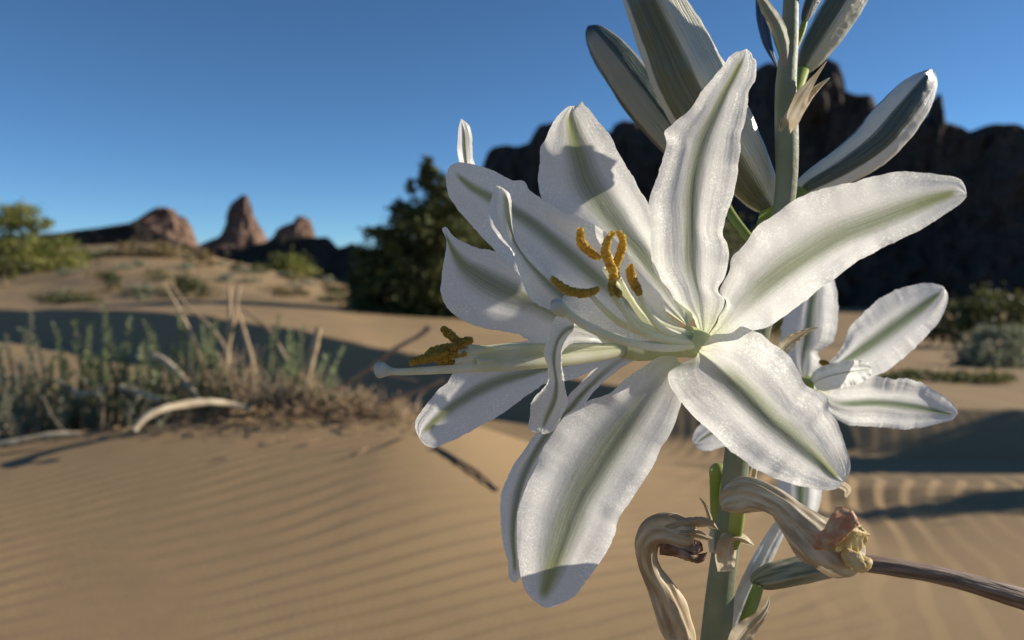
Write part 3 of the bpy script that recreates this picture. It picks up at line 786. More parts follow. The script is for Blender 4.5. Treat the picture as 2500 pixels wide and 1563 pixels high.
# shrubs standing just right of the frame: they throw the bands of shade across the right-hand sand
shrub('creosote_bush', 'big creosote bush outside the right edge whose shade crosses the sand', None, 3950, 3.5,
      [(3700, 500, 110, 130, 1400), (3850, 380, 120, 150, 1600), (4000, 330, 120, 160, 1600), (4150, 420, 120, 150, 1500), (3800, 650, 150, 130, 1500), (4050, 600, 160, 140, 1700), (3950, 760, 170, 110, 1400)], 26, 'leaf_dark', 116, depth=.75)
shrub('desert_shrub', 'low shrub outside the right edge beside the rippled sand', None, 3586, 2.1,
      [(3520, 700, 70, 90, 420), (3600, 600, 70, 90, 460), (3680, 690, 80, 90, 420), (3600, 810, 90, 70, 420)], 20, 'leaf_grey', 117, depth=.45)

# ------------------------------------------------------------------ the desert lily
base = np.array((.052, .195, 0.0)); base[2] = float(ground_z(base[:1], base[1:2])[0])
LILY = thing('desert_lily', base, 'tall desert lily with white green striped flowers growing from the sand', 'flower')

def petal(parent, mid, left, right, dep, e=(2, 2), ws=.34, mat='petal', ruf=.5, n=130, m=41, seed=0, pw=1.6, keel=.0, label=None, name='petal', endw=.75):
    """mid/left/right: (column,row) polylines base to tip; dep: depths along the rib (m);
    e: how far the margins stand off the rib's depth (mm, left then right); ws: half width of the green stripe"""
    rng = np.random.default_rng(seed + 1000)
    mi, le, ri = spline(mid, n), spline(left, n), spline(right, n)
    s = np.linspace(0, 1, n)
    if not name.startswith('bract'):                        # the margins are finely uneven
        for ed, q in ((le, 0), (ri, 1)):
            tg = np.gradient(ed, axis=0); tg /= np.linalg.norm(tg, axis=1)[:, None] + 1e-9
            j = 1.7 * vn(s * 38 + seed, q * 3.3) + 1.1 * vn(s * 90 + seed, q * 5.7)
            ed += np.stack((-tg[:, 1], tg[:, 0]), -1) * (j * np.sin(np.pi * s) ** .5)[:, None]
    d0 = spline(np.stack((np.linspace(0, 1, len(dep)), np.array(dep)), -1), n)[:, 1] if len(dep) > 2 else lerp_list(dep, s)
    env = np.sin(np.pi * np.clip(s * .96 + .03, 0, 1)) ** endw
    c = np.linspace(-1, 1, m); t = np.abs(c)
    A = np.zeros((n, m, 3))
    ph = rng.random() * 50
    for j in range(m):
        ed, k = (le, 0) if c[j] < 0 else (ri, 1)
        A[:, j, :2] = mi + (ed - mi) * t[j]
        ev = e[k] if np.isscalar(e[k]) else lerp_list(e[k], s)
        off = ev * .001 * t[j] ** pw * env
        off = off + keel * .001 * np.exp(-(t[j] / .22) ** 2) * env
        rf = ruf * .001 * (t[j] ** 2.2) * env * (vn(s * 9 + ph, k * 7.7) * 1.0 + .5 * vn(s * 21 + ph, k * 5.1 + 3))
        fold = .22 * .001 * np.sin(t[j] * 9 + ph) * env * min(1, ruf * 2)
        A[:, j, 2] = d0 + off + rf + fold
    V = PA(A).reshape(-1, 3)
    U = np.stack(np.broadcast_arrays(c[None, :] / ws, s[:, None]), -1).reshape(-1, 2)
    o = mesh_obj(name, V, grid_faces(n, m), M[mat] if isinstance(mat, str) else mat, parent, U)
    if label: o['label'] = label
    return o

tube_obj('stem', [(1938, -90, .199, 16), (1931, 0, .199, 18), (1928, 100, .198, 20), (1919, 200, .197, 24), (1920, 300, .197, 27), (1921, 380, .197, 27), (1918, 470, .197, 25), (1892, 650, .197, 27), (1842, 850, .197, 29),
                  (1802, 1096, .196, 30), (1785, 1250, .196, 30), (1764, 1394, .196, 32), (1747, 1560, .196, 35), (1700, 2000, .196, 36), (1690, 3200, .195, 38), (1700, 4950, .194, 42)], M['stem'], LILY, 120, 24,
         lambda s, a: 1 + .035 * np.cos(6 * a) + .03 * vn(s * 40, a * 0))

# ---- front flower
fl = tube_obj('flower', [(1672, 822, .1705, 30), (1690, 832, .1715, 34), (1712, 838, .173, 30), (1745, 846, .178, 20), (1785, 846, .185, 16), (1842, 835, .196, 15)], M['throat'], LILY, 30, 16)
fl['label'] = 'large front flower in full sun, facing left, nearest the stem'
petal(fl, [(1718, 822), (1712, 780), (1702, 720), (1687, 650), (1685, 560), (1687, 464), (1702, 381), (1730, 303), (1770, 222), (1806, 156), (1822, 122)],
      [(1712, 826), (1698, 790), (1690, 774), (1648, 742), (1640, 716), (1600, 668), (1588, 610), (1591, 540), (1585, 495), (1605, 430), (1628, 352), (1625, 318), (1680, 272), (1712, 225), (1742, 190), (1772, 153), (1780, 140), (1798, 126), (1810, 124), (1822, 119)],
      [(1724, 824), (1742, 795), (1752, 775), (1770, 735), (1752, 708), (1771, 672), (1779, 625), (1775, 595), (1764, 572), (1768, 545), (1796, 455), (1806, 380), (1809, 335), (1822, 285), (1826, 250), (1828, 222), (1844, 195), (1846, 150), (1838, 142), (1834, 130), (1822, 119)],
      [.1735, .173, .1735, .1745, .1755, .1765, .177], (2.2, -2.6), .24, seed=1, ruf=1.2)
petal(fl, [(1728, 832), (1768, 802), (1800, 765), (1845, 718), (1900, 672), (1986, 615), (2065, 572), (2151, 539), (2217, 512), (2280, 487), (2335, 470), (2358, 474)],
      [(1722, 828), (1750, 790), (1754, 775), (1766, 755), (1772, 732), (1757, 710), (1780, 662), (1786, 630), (1820, 594), (1852, 552), (1898, 521), (1940, 489), (1993, 466), (2065, 449), (2138, 430), (2184, 420), (2237, 421), (2307, 429), (2342, 436), (2356, 455), (2360, 476)],
      [(1728, 838), (1765, 825), (1790, 817), (1830, 808), (1873, 799), (1902, 781), (1969, 732), (2009, 699), (2042, 678), (2085, 645), (2131, 618), (2184, 592), (2251, 559), (2313, 519), (2345, 497), (2360, 480)],
      [.1730, .1680, .1635, .159, .1555, .1530, .1525], (-.5, -2.0), .36, seed=2, ruf=.9)
petal(fl, [(1690, 850), (1735, 880), (1815, 950), (1872, 1009), (1938, 1068), (2000, 1124), (2035, 1160), (2060, 1177)],
      [(1690, 850), (1702, 868), (1668, 887), (1633, 910), (1637, 943), (1666, 986), (1692, 1018), (1723, 1044), (1760, 1078), (1783, 1102), (1812, 1122), (1851, 1149), (1904, 1172), (1951, 1187), (2010, 1197), (2045, 1192), (2060, 1177)],
      [(1690, 850), (1718, 838), (1740, 818), (1786, 812), (1809, 797), (1835, 806), (1858, 815), (1881, 835), (1901, 849), (1930, 872), (1944, 898), (1955, 918), (1966, 941), (2005, 958), (2021, 975), (2024, 1004), (2044, 1030), (2058, 1070), (2068, 1100), (2076, 1130), (2074, 1155), (2060, 1177)],
      [.1705, .1655, .160, .156, .153, .1515, .152], (2.4, 0.3), .25, seed=3, ruf=1.7, keel=.8)
petal(fl, [(1655, 880), (1605, 935), (1565, 985), (1531, 1033), (1465, 1132), (1405, 1231), (1368, 1331), (1340, 1413), (1324, 1462), (1322, 1481)],
      [(1655, 880), (1647, 869), (1605, 873), (1580, 890), (1535, 919), (1518, 934), (1488, 961), (1448, 973), (1421, 986), (1379, 1015), (1349, 1058), (1319, 1107), (1307, 1142), (1269, 1228), (1261, 1298), (1264, 1364), (1276, 1423), (1293, 1456), (1322, 1481)],
      [(1655, 880), (1672, 900), (1672, 945), (1664, 983), (1640, 1053), (1613, 1096), (1590, 1146), (1544, 1215), (1508, 1271), (1501, 1304), (1475, 1357), (1438, 1410), (1405, 1453), (1372, 1473), (1340, 1484), (1322, 1481)],
      [.172, .168, .1655, .164, .163, .163, .164], (2.2, -3.0), .38, seed=4, ruf=.7)
petal(fl, [(1665, 815), (1600, 785), (1548, 748), (1465, 685), (1383, 612), (1306, 546), (1240, 506), (1196, 482), (1152, 458), (1119, 430), (1106, 405)],
      [(1665, 815), (1600, 832), (1500, 825), (1400, 772), (1330, 725), (1270, 675), (1190, 592), (1143, 540), (1112, 504), (1097, 482), (1090, 452), (1090, 425), (1097, 408), (1106, 401)],
      [(1665, 815), (1653, 788), (1628, 765), (1612, 718), (1575, 690), (1545, 650), (1530, 618), (1490, 575), (1430, 537), (1374, 517), (1322, 484), (1293, 465), (1284, 447), (1273, 440), (1251, 441), (1223, 427), (1203, 416), (1161, 403), (1139, 398), (1120, 396), (1106, 401)],
      [.171, .172, .1735, .1755, .1785, .182, .1840], (-1.0, -1.4), .22, seed=5, ruf=.7)
petal(fl, [(1680, 797), (1617, 695), (1562, 615), (1520, 570), (1485, 520), (1440, 450), (1418, 390), (1400, 330), (1390, 285), (1398, 259)],
      [(1680, 797), (1600, 740), (1500, 645), (1400, 565), (1345, 520), (1322, 484), (1314, 438), (1319, 398), (1319, 365), (1331, 339), (1357, 289), (1387, 261), (1398, 259)],
      [(1680, 797), (1690, 770), (1665, 720), (1640, 650), (1610, 570), (1584, 501), (1569, 475), (1542, 425), (1513, 379), (1490, 332), (1460, 296), (1438, 266), (1428, 258), (1420, 246), (1413, 257), (1398, 259)],
      [.1735, .176, .178, .1792, .1800, .1785, .1765], (1.0, -2.2), .38, seed=6, ruf=.6)

def filament(parent, pts, r=(9, 9, 8, 6)):
    a = [(*p, lerp_list(r, i / (len(pts) - 1))) for i, p in enumerate(pts)]
    return tube_obj('filament', a, M['filament'], parent, 36, 12)

def anther(parent, pts, r=13, seed=0):
    a = np.array([(*p, r) for p in pts], float)
    n, m = 170, 40
    sp = spline(a, n)
    s = np.linspace(0, 1, n)
    R = .88 * r * np.clip(np.sin(np.pi * (s * .94 + .03)), 0, 1) ** .28
    P = PA(sp[:, :3]); R = R * sp[:, 2] / F
    rg = np.random.default_rng(seed)
    def mod(ss, g):
        q = 1 + .10 * np.cos(2 * g + 1)
        q = q + rg.normal(size=np.broadcast(ss, g).shape) * .13 + .26 * vn(ss * 34 + seed, np.cos(g) * 2.2, np.sin(g) * 2.2, seed)
        return q
    V, Fc, U = tube_geo(P, R, m, mod)
    return mesh_obj('anther', V, Fc, M['anther'], parent, U)

for p in ([(1698, 838, .171), (1620, 828, .166), (1520, 792, .159), (1470, 750, .155), (1438, 716, .153)],
          [(1700, 834, .171), (1640, 822, .167), (1560, 790, .160), (1518, 752, .156), (1494, 716, .154)],
          [(1702, 832, .171), (1660, 826, .168), (1610, 798, .163), (1576, 755, .159), (1562, 722, .157)],
          [(1702, 826, .171), (1650, 815, .169), (1585, 788, .165), (1545, 740, .161), (1512, 680, .158)],
          [(1703, 822, .171), (1670, 812, .170), (1610, 790, .168), (1550, 740, .166), (1500, 690, .162), (1475, 655, .160)],
          [(1704, 842, .171), (1660, 834, .166), (1615, 826, .162), (1560, 805, .158), (1530, 770, .155), (1512, 730, .154)]):
    filament(fl, p)
anther(fl, [(1346, 678, .1545), (1365, 696, .1535), (1392, 711, .153), (1420, 716, .153), (1446, 712, .153), (1462, 704, .1535)], 12, 1)
anther(fl, [(1417, 556, .159), (1418, 590, .1585), (1430, 606, .158), (1450, 622, .158), (1466, 632, .158)], 12, 2)
anther(fl, [(1500, 566, .156), (1484, 586, .156), (1478, 612, .156), (1488, 645, .156), (1498, 668, .155), (1493, 700, .1545), (1496, 724, .154)], 12, 3)
anther(fl, [(1508, 564, .158), (1520, 586, .158), (1516, 616, .158), (1505, 642, .1575), (1503, 668, .157), (1510, 682, .157)], 11, 4)
anther(fl, [(1540, 646, .158), (1540, 668, .1575), (1548, 692, .157), (1557, 708, .157), (1562, 722, .157)], 12.5, 5)
anther(fl, [(1490, 690, .1545), (1500, 705, .1545), (1512, 718, .154), (1506, 724, .154)], 9, 6)
st = tube_obj('style', [(1705, 842, .171, 8), (1650, 850, .164, 9), (1580, 846, .157, 10), (1500, 826, .151, 11), (1440, 800, .148, 11.5), (1400, 776, .1465, 11), (1372, 752, .146, 11), (1358, 742, .1455, 13)], M['style'], fl, 44, 14)
tube_obj('stigma', [(1380, 768, .1465, 8), (1372, 760, .146, 15), (1362, 748, .1455, 19), (1354, 742, .1452, 17), (1348, 738, .145, 8)], M['stigma'], fl, 18, 16, lambda s, a: 1 + .12 * np.cos(3 * a + .6))

# ---- left flower
f2 = tube_obj('flower', [(1520, 852, .186, 22), (1560, 856, .188, 26), (1610, 856, .191, 22), (1680, 856, .194, 17), (1760, 875, .196, 15), (1830, 900, .197, 14)], M['throat'], LILY, 30, 16)
f2['label'] = 'left flower pointing away to the left, partly hidden behind the front one'
petal(f2, [(1540, 850), (1440, 800), (1350, 755), (1292, 727), (1248, 712), (1182, 678), (1130, 645), (1098, 600), (1083, 557)],
      [(1540, 850), (1480, 870), (1400, 868), (1330, 845), (1253, 814), (1191, 804), (1147, 789), (1112, 769), (1085, 743), (1076, 715), (1078, 680), (1085, 632), (1091, 590), (1079, 562), (1083, 555)],
      [(1540, 850), (1480, 790), (1400, 720), (1300, 650), (1202, 612), (1169, 606), (1134, 593), (1108, 577), (1090, 555), (1083, 555)],
      [.188, .186, .184, .183, .184, .185, .185], (-2.6, -2.0), .36, seed=11, ruf=.6)
petal(f2, [(1540, 852), (1440, 868), (1380, 885), (1300, 910), (1230, 928), (1164, 955), (1098, 996), (1041, 1048), (1024, 1070)],
      [(1540, 852), (1490, 880), (1400, 925), (1332, 938), (1283, 969), (1257, 987), (1219, 1013), (1186, 1033), (1129, 1064), (1089, 1082), (1059, 1093), (1037, 1086), (1024, 1070)],
      [(1540, 852), (1440, 830), (1300, 830), (1200, 850), (1130, 885), (1111, 903), (1092, 934), (1070, 950), (1054, 972), (1028, 1005), (1015, 1025), (1014, 1048), (1024, 1070)],
      [.188, .185, .182, .180, .179, .179, .1795], (1.4, 1.6), .24, seed=12, ruf=.6)
petal(f2, [(1540, 855), (1470, 795), (1400, 742), (1340, 690), (1290, 640), (1262, 598), (1250, 560), (1243, 520), (1238, 488), (1226, 460)],
      [(1540, 855), (1440, 802), (1341, 757), (1299, 734), (1283, 707), (1268, 663), (1248, 613), (1226, 590), (1205, 562), (1195, 530), (1196, 500), (1203, 470), (1212, 454), (1226, 458)],
      [(1540, 855), (1500, 785), (1424, 708), (1376, 692), (1347, 672), (1300, 632), (1262, 590), (1254, 555), (1251, 520), (1249, 490), (1242, 470), (1226, 458)],
      [.187, .180, .175, .172, .170, .1695, .169], (-1.5, 4.0), .30, seed=13, ruf=.5, endw=.5)
petal(f2, [(1510, 835), (1440, 808), (1395, 800), (1362, 830), (1352, 880), (1358, 930), (1355, 975), (1335, 1020), (1322, 1055)],
      [(1510, 830), (1440, 780), (1390, 762), (1352, 780), (1342, 822), (1329, 848), (1328, 874), (1337, 900), (1336, 936), (1300, 976), (1294, 1010), (1292, 1048), (1310, 1056), (1322, 1058)],
      [(1510, 840), (1440, 836), (1402, 838), (1375, 855), (1370, 880), (1377, 921), (1380, 950), (1386, 978), (1376, 1008), (1354, 1048), (1332, 1060), (1322, 1058)],
      [.187, .178, .170, .166, .165, .1655, .1665], ([0, -1, 1, 2.5, 1, -1], [0, 1, 2.5, 2.5, 3, 2]), .20, seed=14, ruf=.8)
petal(f2, [(1600, 854), (1520, 880), (1440, 945), (1390, 1000), (1330, 1068), (1286, 1149), (1264, 1225), (1254, 1298), (1257, 1370), (1258, 1420)],
      [(1600, 846), (1540, 855), (1478, 869), (1430, 920), (1384, 971), (1350, 1010), (1309, 1056), (1260, 1126), (1226, 1198), (1221, 1248), (1226, 1314), (1240, 1374), (1243, 1410), (1258, 1424)],
      [(1600, 862), (1573, 866), (1500, 910), (1456, 949), (1430, 985), (1380, 1060), (1340, 1110), (1305, 1160), (1278, 1215), (1265, 1281), (1266, 1364), (1270, 1405), (1258, 1424)],
      [.191, .189, .186, .183, .181, .180, .179], (1.6, 2.0), .42, seed=15, ruf=.5)
petal(f2, [(1540, 840), (1400, 700), (1250, 560), (1170, 470), (1143, 410), (1136, 360), (1133, 320), (1126, 291)],
      [(1540, 840), (1380, 730), (1220, 590), (1140, 490), (1121, 400), (1117, 350), (1120, 311), (1126, 290)],
      [(1540, 840), (1430, 690), (1290, 550), (1200, 460), (1160, 402), (1154, 365), (1152, 333), (1145, 306), (1126, 290)],
      [.189, .192, .195, .197, .1985, .1985, .197], ([-1, -2, -2, -2.5, -3, -3], [2, 2, 2, 3, 3, 3]), .25, seed=16, ruf=.6, endw=.5)
for k, (ex, ey, ed) in enumerate([(1105, 862, .1655), (1130, 850, .167), (1098, 880, .166), (1140, 872, .168), (1160, 858, .169), (1150, 884, .167)]):
    oy = (k - 2.5) * 5
    filament(f2, [(1530, 853 + oy * .3, .186), (1420, 862 + oy, .180), (1300, 866 + oy * 1.3, .174), (1220, 866 + oy * 1.2, .170), (ex + 10, ey, ed)], (9, 11, 12, 10))
anther(f2, [(1078, 800, .1665), (1092, 812, .1662), (1108, 826, .1658), (1122, 836, .1655)], 12, 21)
anther(f2, [(1155, 830, .1655), (1135, 834, .1652), (1115, 842, .165), (1098, 852, .165)], 12, 22)
anther(f2, [(1000, 889, .164), (1020, 880, .164), (1045, 874, .164), (1068, 868, .164), (1095, 860, .1645)], 12, 23)
anther(f2, [(1038, 868, .166), (1060, 856, .1662), (1085, 852, .1665), (1110, 850, .167), (1150, 858, .168)], 12, 24)
anther(f2, [(1060, 880, .165), (1085, 874, .1652), (1108, 866, .1655), (1140, 862, .166)], 11, 25)
anther(f2, [(1070, 889, .1668), (1095, 886, .167), (1120, 882, .167)], 7, 26)
tube_obj('style', [(1540, 852, .187, 13), (1450, 870, .181, 14), (1330, 884, .174, 15), (1230, 892, .170, 14), (1150, 898, .1675, 12), (1060, 904, .1655, 10), (980, 908, .164, 8.5), (945, 906, .1635, 9), (930, 904, .163, 12)], M['style'], f2, 50, 14)
tube_obj('stigma', [(960, 907, .164, 8), (945, 905, .1637, 13), (932, 903, .1633, 19), (922, 902, .163, 19), (915, 902, .163, 10)], M['stigma'], f2, 18, 16, lambda s, a: 1 + .10 * np.cos(3 * a))

# ---- rear flower
f3 = tube_obj('flower', [(1978, 940, .246, 22), (1960, 945, .243, 24), (1930, 930, .232, 16), (1890, 900, .212, 13), (1842, 880, .198, 13)], M['pedicel'], LILY, 30, 16)
f3['label'] = 'blurred rear flower opening to the right behind the stem'
petal(f3, [(1985, 930), (2036, 897), (2101, 856), (2170, 809), (2230, 766), (2290, 720), (2306, 706)],
      [(1985, 930), (2020, 892), (2058, 843), (2075, 800), (2110, 762), (2157, 723), (2221, 697), (2273, 692), (2300, 698), (2306, 704)],
      [(1985, 930), (2070, 925), (2153, 912), (2196, 882), (2230, 852), (2260, 822), (2294, 783), (2312, 745), (2314, 720), (2306, 704)],
      [.246, .243, .240, .238, .237, .238], (-2, -3), .27, 'petal_rear', seed=31)
petal(f3, [(1990, 950), (2041, 985), (2144, 985), (2230, 994), (2310, 1010), (2338, 1010)],
      [(1990, 950), (2060, 930), (2127, 917), (2178, 925), (2221, 925), (2273, 947), (2316, 977), (2334, 995), (2338, 1010)],
      [(1990, 950), (2015, 1000), (2058, 1033), (2101, 1041), (2157, 1043), (2208, 1048), (2264, 1041), (2320, 1027), (2338, 1012)],
      [.247, .242, .236, .232, .230, .231], (2.5, -1.5), .20, 'petal_rear', seed=32, ruf=.8)
petal(f3, [(1970, 935), (1960, 900), (1972, 822), (1985, 723), (1998, 660), (2003, 640)],
      [(1970, 935), (1925, 900), (1905, 850), (1912, 775), (1940, 690), (1975, 650), (2003, 640)],
      [(1970, 935), (2000, 905), (2004, 880), (2000, 858), (2036, 832), (2046, 760), (2040, 695), (2020, 650), (2003, 640)],
      [.246, .249, .252, .254, .255, .255], (-2, -2.5), .20, 'petal_rear', seed=33)
petal(f3, [(1960, 950), (1880, 990), (1800, 1025), (1739, 1056), (1705, 1078), (1692, 1082)],
      [(1960, 955), (1890, 1030), (1820, 1070), (1762, 1092), (1725, 1101), (1704, 1096), (1692, 1082)],
      [(1960, 945), (1870, 960), (1780, 995), (1720, 1028), (1698, 1050), (1690, 1070), (1692, 1082)],
      [.246, .249, .252, .254, .255, .255], (-2, -2), .15, 'petal_rear', seed=34)
petal(f3, [(1972, 955), (1965, 1040), (1958, 1130), (1956, 1210), (1956, 1265), (1956, 1282)],
      [(1972, 955), (1925, 1040), (1902, 1120), (1899, 1200), (1920, 1262), (1956, 1284)],
      [(1972, 955), (2005, 1040), (2012, 1120), (2007, 1200), (1990, 1262), (1956, 1284)],
      [.246, .250, .254, .256, .256, .255], (-2, -2), .36, 'petal_rear', seed=35)
petal(f3, [(1972, 945), (2005, 925), (2050, 912), (2095, 905), (2128, 900)],
      [(1972, 945), (1990, 905), (2040, 885), (2090, 880), (2122, 885), (2128, 900)],
      [(1972, 945), (2010, 955), (2060, 945), (2100, 935), (2126, 918), (2128, 900)],
      [.246, .238, .231, .227, .225], (1.5, -2.5), .05, 'petal_rear', seed=36, ruf=2.2)
anther(f3, [(2000, 884, .240), (2012, 886, .239), (2024, 891, .238)], 7, 31)

# ---- buds
def bud(pts, mat, label, ped, phase_twist=.0, folds=.05, seed=0):
    def mod(s, a):
        return 1 + folds * np.cos(6 * a) * np.sin(np.pi * np.clip(s * .97, 0, 1)) + .03 * vn(s * 14, np.cos(a) * 2, np.sin(a) * 2, seed) \
            + .02 * vn(s * 40, np.cos(a) * 4, np.sin(a) * 4, seed + 1)
    b = tube_obj('bud', pts, M[mat], LILY, 80, 48, mod)
    b['label'] = label
    tube_obj('pedicel', ped, M['pedicel'], b, 16, 12)
    return b
bud([(1884, 512, .205, 12), (1880, 505, .205, 28), (1853, 468, .206, 48), (1810, 400, .204, 66), (1742, 294, .202, 82), (1686, 198, .201, 86), (1640, 100, .200, 78), (1592, 0, .199, 66), (1545, -100, .199, 45), (1515, -165, .199, 20), (1508, -180, .199, 4)],
    'bud', 'large plump striped bud behind the upright petal', [(1884, 505, .205, 22), (1872, 535, .204, 20), (1862, 570, .202, 17), (1878, 640, .198, 15)], folds=.07)
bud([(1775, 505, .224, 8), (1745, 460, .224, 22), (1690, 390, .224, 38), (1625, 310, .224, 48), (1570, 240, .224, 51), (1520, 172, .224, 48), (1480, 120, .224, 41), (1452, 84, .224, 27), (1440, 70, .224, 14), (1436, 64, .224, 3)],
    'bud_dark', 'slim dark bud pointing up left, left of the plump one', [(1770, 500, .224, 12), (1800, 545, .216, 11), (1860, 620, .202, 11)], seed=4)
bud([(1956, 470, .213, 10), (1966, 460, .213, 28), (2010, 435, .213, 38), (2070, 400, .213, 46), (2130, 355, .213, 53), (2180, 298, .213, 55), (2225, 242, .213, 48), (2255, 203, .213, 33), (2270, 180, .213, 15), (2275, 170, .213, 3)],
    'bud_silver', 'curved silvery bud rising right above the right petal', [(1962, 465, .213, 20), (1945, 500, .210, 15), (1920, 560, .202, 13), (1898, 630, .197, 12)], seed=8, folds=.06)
bud([(1958, 178, .217, 8), (1964, 166, .217, 20), (1985, 130, .217, 34), (2020, 75, .217, 42), (2060, 10, .217, 45), (2100, -60, .217, 38), (2130, -115, .217, 18), (2138, -130, .217, 3)],
    'bud', 'striped green bud at the upper right, beside the stem top', [(1962, 170, .217, 14), (1953, 200, .208, 13), (1938, 250, .199, 12)], seed=12)
bud([(1962, 60, .201, 4), (1968, 40, .201, 12), (1985, 0, .201, 18), (2010, -50, .201, 20), (2030, -95, .201, 8)],
    'bud', 'small green bud at the top edge, between stem and upper right bud', [(1964, 55, .201, 8), (1955, 85, .2, 8), (1940, 120, .199, 8)], seed=15)

# ---- bracts
def bract(mid, w, dep, mat, label, e=(1.5, 1.5), seed=0, ruf=.6):
    c = spline(mid, 12); T = np.gradient(c, axis=0); T /= np.linalg.norm(T, axis=1)[:, None]
    Nn = np.stack((-T[:, 1], T[:, 0]), -1); ww = lerp_list(w, np.linspace(0, 1, 12))[:, None]
    return petal(LILY, c, c + Nn * ww, c - Nn * ww, dep, e, .3, mat, ruf=ruf, n=40, m=15, seed=seed, label=label, name='bract')
bract([(1912, 325), (1932, 285), (1955, 240), (1978, 205), (2000, 175), (2018, 150)], (14, 24, 22, 12, 5, 1), (.195, .193, .194, .196), 'bract', 'papery beige bract with a spiky tip at the upper node', seed=41, e=(-2, 2.5))
bract([(1945, 290), (1968, 245), (1995, 215), (2026, 190)], (8, 12, 8, 1), (.197, .197, .198), 'bract', 'second spiky papery bract behind the one at the upper node', seed=42)
bract([(1900, 868), (1925, 838), (1952, 818), (1978, 805), (1998, 800)], (10, 18, 12, 6, 1), (.205, .204, .204), 'bract', 'narrow curled brown bract right of the front flower', seed=43)
bract([(1918, 160), (1912, 110), (1895, 60), (1868, 15), (1842, -30)], (10, 20, 20, 15, 6), (.195, .193, .192), 'bract_pink', 'pinkish green bract at the stem top', seed=44, e=(2.5, 1.5))
bract([(1898, 165), (1875, 110), (1862, 50), (1856, -30)], (2, 12, 15, 12), (.207, .208, .209), 'bract_shadow', 'shadowed bluish bract left of the stem top', seed=45)
bract([(1772, 1395), (1772, 1350), (1782, 1318), (1812, 1316), (1840, 1332)], (20, 26, 24, 14, 2), (.188, .186, .186, .188), 'bract', 'crumpled papery bract low on the stem', seed=46, e=(3, 3), ruf=1.2)
bract([(1790, 1590), (1820, 1540), (1852, 1510), (1874, 1480), (1878, 1455)], (22, 30, 20, 10, 1), (.188, .187, .188), 'bract', 'papery bract with a hooked tip at the bottom edge', seed=47, e=(2, 3))
bract([(1782, 1560), (1805, 1490), (1840, 1410), (1880, 1330), (1918, 1262), (1930, 1235)], (14, 22, 26, 24, 20, 8), (.203, .203, .204, .206), 'bract_white', 'long white bract catching the sun beside the lower stem', seed=48, e=(2.5, -1))
bract([(1738, 1290), (1732, 1262), (1722, 1235), (1708, 1215)], (7, 6, 4, 1), (.199, .199, .2), 'bract', 'wispy dry bract left of the lower stem', seed=49)
bract([(1738, 1350), (1736, 1320), (1738, 1285)], (6, 8, 2), (.194, .193, .193), 'bract_white', 'small pale bract on the left of the lower stem', seed=50)
bract([(1836, 1180), (1842, 1150), (1846, 1120)], (8, 10, 4), (.2, .2, .2), 'bract', 'short pale bract right of the stem under the lower petal', seed=51)

# ---- short pedicels left over on the lower stem
bract([(2040, 1178), (2062, 1188), (2070, 1198), (2064, 1214)], (6, 10, 9, 3), (.166, .165, .165), 'bract', 'tiny curled beige bract tip peeping under the lower right petal', seed=52, e=(2, -2))
V_ = tube_obj('pedicel', [(1770, 1345, .199, 15), (1752, 1300, .201, 14), (1748, 1240, .202, 14), (1748, 1190, .202, 15), (1750, 1165, .202, 18), (1752, 1150, .202, 20), (1760, 1140, .202, 14), (1766, 1134, .202, 3)], M['pedicel'], LILY, 40, 16)
V_['label'] = 'yellow green pedicel stump left of the lower stem'
V_ = tube_obj('pedicel', [(1788, 1335, .189, 14), (1795, 1300, .188, 17), (1800, 1260, .187, 18), (1806, 1220, .186, 17)], M['pedicel'], LILY, 24, 16)
V_['label'] = 'yellow green pedicel under the curled withered flower'
V_ = tube_obj('pedicel', [(1815, 1530, .195, 14), (1838, 1470, .197, 15), (1852, 1430, .198, 13)], M['pedicel'], LILY, 24, 16)
V_['label'] = 'yellow green pedicel holding the seed pod'

# ---- withered flowers and pod
def folded(k, tw, amp, seed):
    return lambda s, a: 1 + amp * np.cos(k * a + tw * s * 6.28 + 1.5 * vn(s * 5, 0 * a, 0, seed)) + amp * .7 * np.cos((k * 2 + 1) * a - tw * 9 * s) + .12 * vn(s * 9, np.cos(a) * 2, np.sin(a) * 2, seed)
w1 = tube_obj('withered_flower', [(1668, 1620, .186, 26), (1660, 1560, .186, 34), (1640, 1500, .185, 38), (1615, 1440, .184, 32), (1592, 1400, .183, 25), (1578, 1360, .182, 25), (1580, 1320, .181, 30), (1602, 1296, .180, 36), (1636, 1296, .179, 40), (1665, 1305, .178, 36), (1685, 1316, .178, 24)],
              M['wither'], LILY, 110, 40, folded(5, .8, .10, 61))
w1['label'] = 'withered brown flower curled over like a hook, left of the stem'
petal(w1, [(1610, 1296), (1650, 1280), (1695, 1271), (1730, 1276), (1754, 1294)], [(1610, 1310), (1650, 1298), (1695, 1288), (1728, 1288), (1754, 1294)], [(1610, 1285), (1650, 1268), (1700, 1262), (1738, 1270), (1754, 1294)],
      [.177, .1755, .175, .175, .176], (2.5, 2.5), .4, 'wither', seed=62, name='withered_petal', n=36, m=15)
petal(w1, [(1630, 1310), (1670, 1302), (1700, 1304), (1728, 1314), (1743, 1316)], [(1630, 1325), (1670, 1318), (1700, 1316), (1728, 1321), (1743, 1316)], [(1630, 1298), (1670, 1292), (1705, 1296), (1730, 1308), (1743, 1316)],
      [.176, .1745, .1745, .175], (2, 2), .4, 'wither', seed=63, name='withered_petal', n=36, m=15)
petal(w1, [(1610, 1330), (1650, 1345), (1685, 1362), (1710, 1366), (1727, 1350)], [(1610, 1355), (1650, 1360), (1685, 1372), (1714, 1374), (1727, 1350)], [(1610, 1310), (1655, 1326), (1690, 1348), (1710, 1352), (1727, 1348)],
      [.177, .1755, .175, .176], (2.5, 2.5), .4, 'wither_brown', seed=64, name='withered_petal', n=36, m=15)
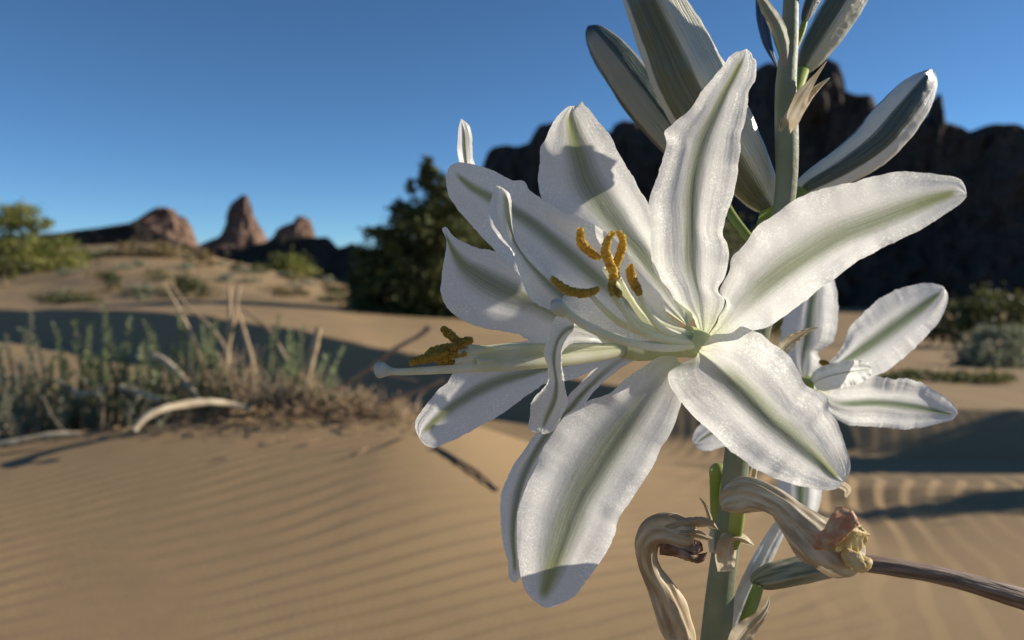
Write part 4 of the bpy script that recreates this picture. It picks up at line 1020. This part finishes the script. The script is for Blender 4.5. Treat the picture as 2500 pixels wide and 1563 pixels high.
tube_obj('withered_mouth', [(1650, 1318, .178, 10), (1675, 1326, .1775, 17), (1695, 1335, .1775, 18), (1712, 1330, .177, 9)], M['wither_brown'], w1, 30, 24, folded(4, 1.0, .22, 65))

w2 = tube_obj('withered_flower', [(1772, 1232, .182, 6), (1778, 1225, .180, 24), (1800, 1214, .177, 38), (1832, 1210, .174, 38), (1868, 1216, .171, 33), (1905, 1236, .169, 32), (1940, 1270, .168, 40), (1980, 1308, .167, 53), (2020, 1334, .167, 62), (2055, 1348, .167, 60), (2085, 1356, .167, 46), (2100, 1360, .167, 26)],
              M['wither_grey'], LILY, 130, 48, folded(5, .7, .07, 71))
w2['label'] = 'large withered twisted flower with a red and yellow end, right of the stem'
tube_obj('withered_petal', [(1990, 1335, .1615, 8), (2010, 1322, .160, 17), (2035, 1302, .159, 21), (2056, 1275, .159, 24), (2066, 1252, .159, 24), (2070, 1242, .159, 12)], M['wither_red'], w2, 40, 24, folded(4, .6, .14, 72))['label'] = 'reddish shrivelled petal'
petal(w2, [(2045, 1300), (2075, 1300), (2100, 1302), (2124, 1306)], [(2040, 1345), (2075, 1365), (2100, 1345), (2112, 1330), (2124, 1306)], [(2050, 1282), (2070, 1272), (2092, 1276), (2110, 1292), (2124, 1304)],
      [.161, .160, .161, .163], (3, 2), .4, 'wither_yellow', seed=73, ruf=2.0, name='withered_petal', n=40, m=21, label='crumpled yellow petal')
tube_obj('withered_petal', [(2060, 1345, .161, 10), (2080, 1365, .160, 20), (2100, 1376, .160, 22), (2115, 1374, .160, 16), (2121, 1366, .161, 6)], M['wither_yellow'], w2, 30, 20, folded(3, .5, .12, 74))
tube_obj('withered_petal', [(1994, 1327, .1600, 3), (2006, 1330, .1592, 8), (2020, 1332, .159, 8), (2034, 1328, .1592, 3)], M['wither_red'], w2, 20, 14)
tube_obj('withered_petal', [(2066, 1262, .1585, 6), (2082, 1272, .158, 10), (2094, 1280, .1582, 5)], M['wither_red'], w2, 20, 14)

pod = tube_obj('seed_pod', [(1843, 1428, .200, 6), (1848, 1418, .200, 18), (1880, 1408, .200, 28), (1930, 1396, .201, 30), (1985, 1386, .201, 29), (2030, 1382, .202, 24), (2070, 1378, .202, 19), (2095, 1376, .202, 17)], M['pod'], LILY, 60, 36,
               lambda s, a: 1 + .07 * np.cos(6 * a) + .05 * np.cos(13 * a + 2) + .04 * vn(s * 10, np.cos(a) * 2, np.sin(a) * 2, 5))
pod['label'] = 'ribbed grey green seed pod with a long dried brown tail'
tube_obj('dried_style', [(2085, 1377, .202, 17), (2120, 1378, .202, 20), (2200, 1388, .202, 21), (2300, 1406, .203, 21), (2400, 1432, .204, 23), (2500, 1462, .205, 26), (2600, 1496, .206, 26)], M['dry_style'], pod, 50, 20,
         lambda s, a: 1 + .06 * np.cos(5 * a + s * 4) + .05 * vn(s * 14, np.cos(a) * 2, np.sin(a) * 2, 6))
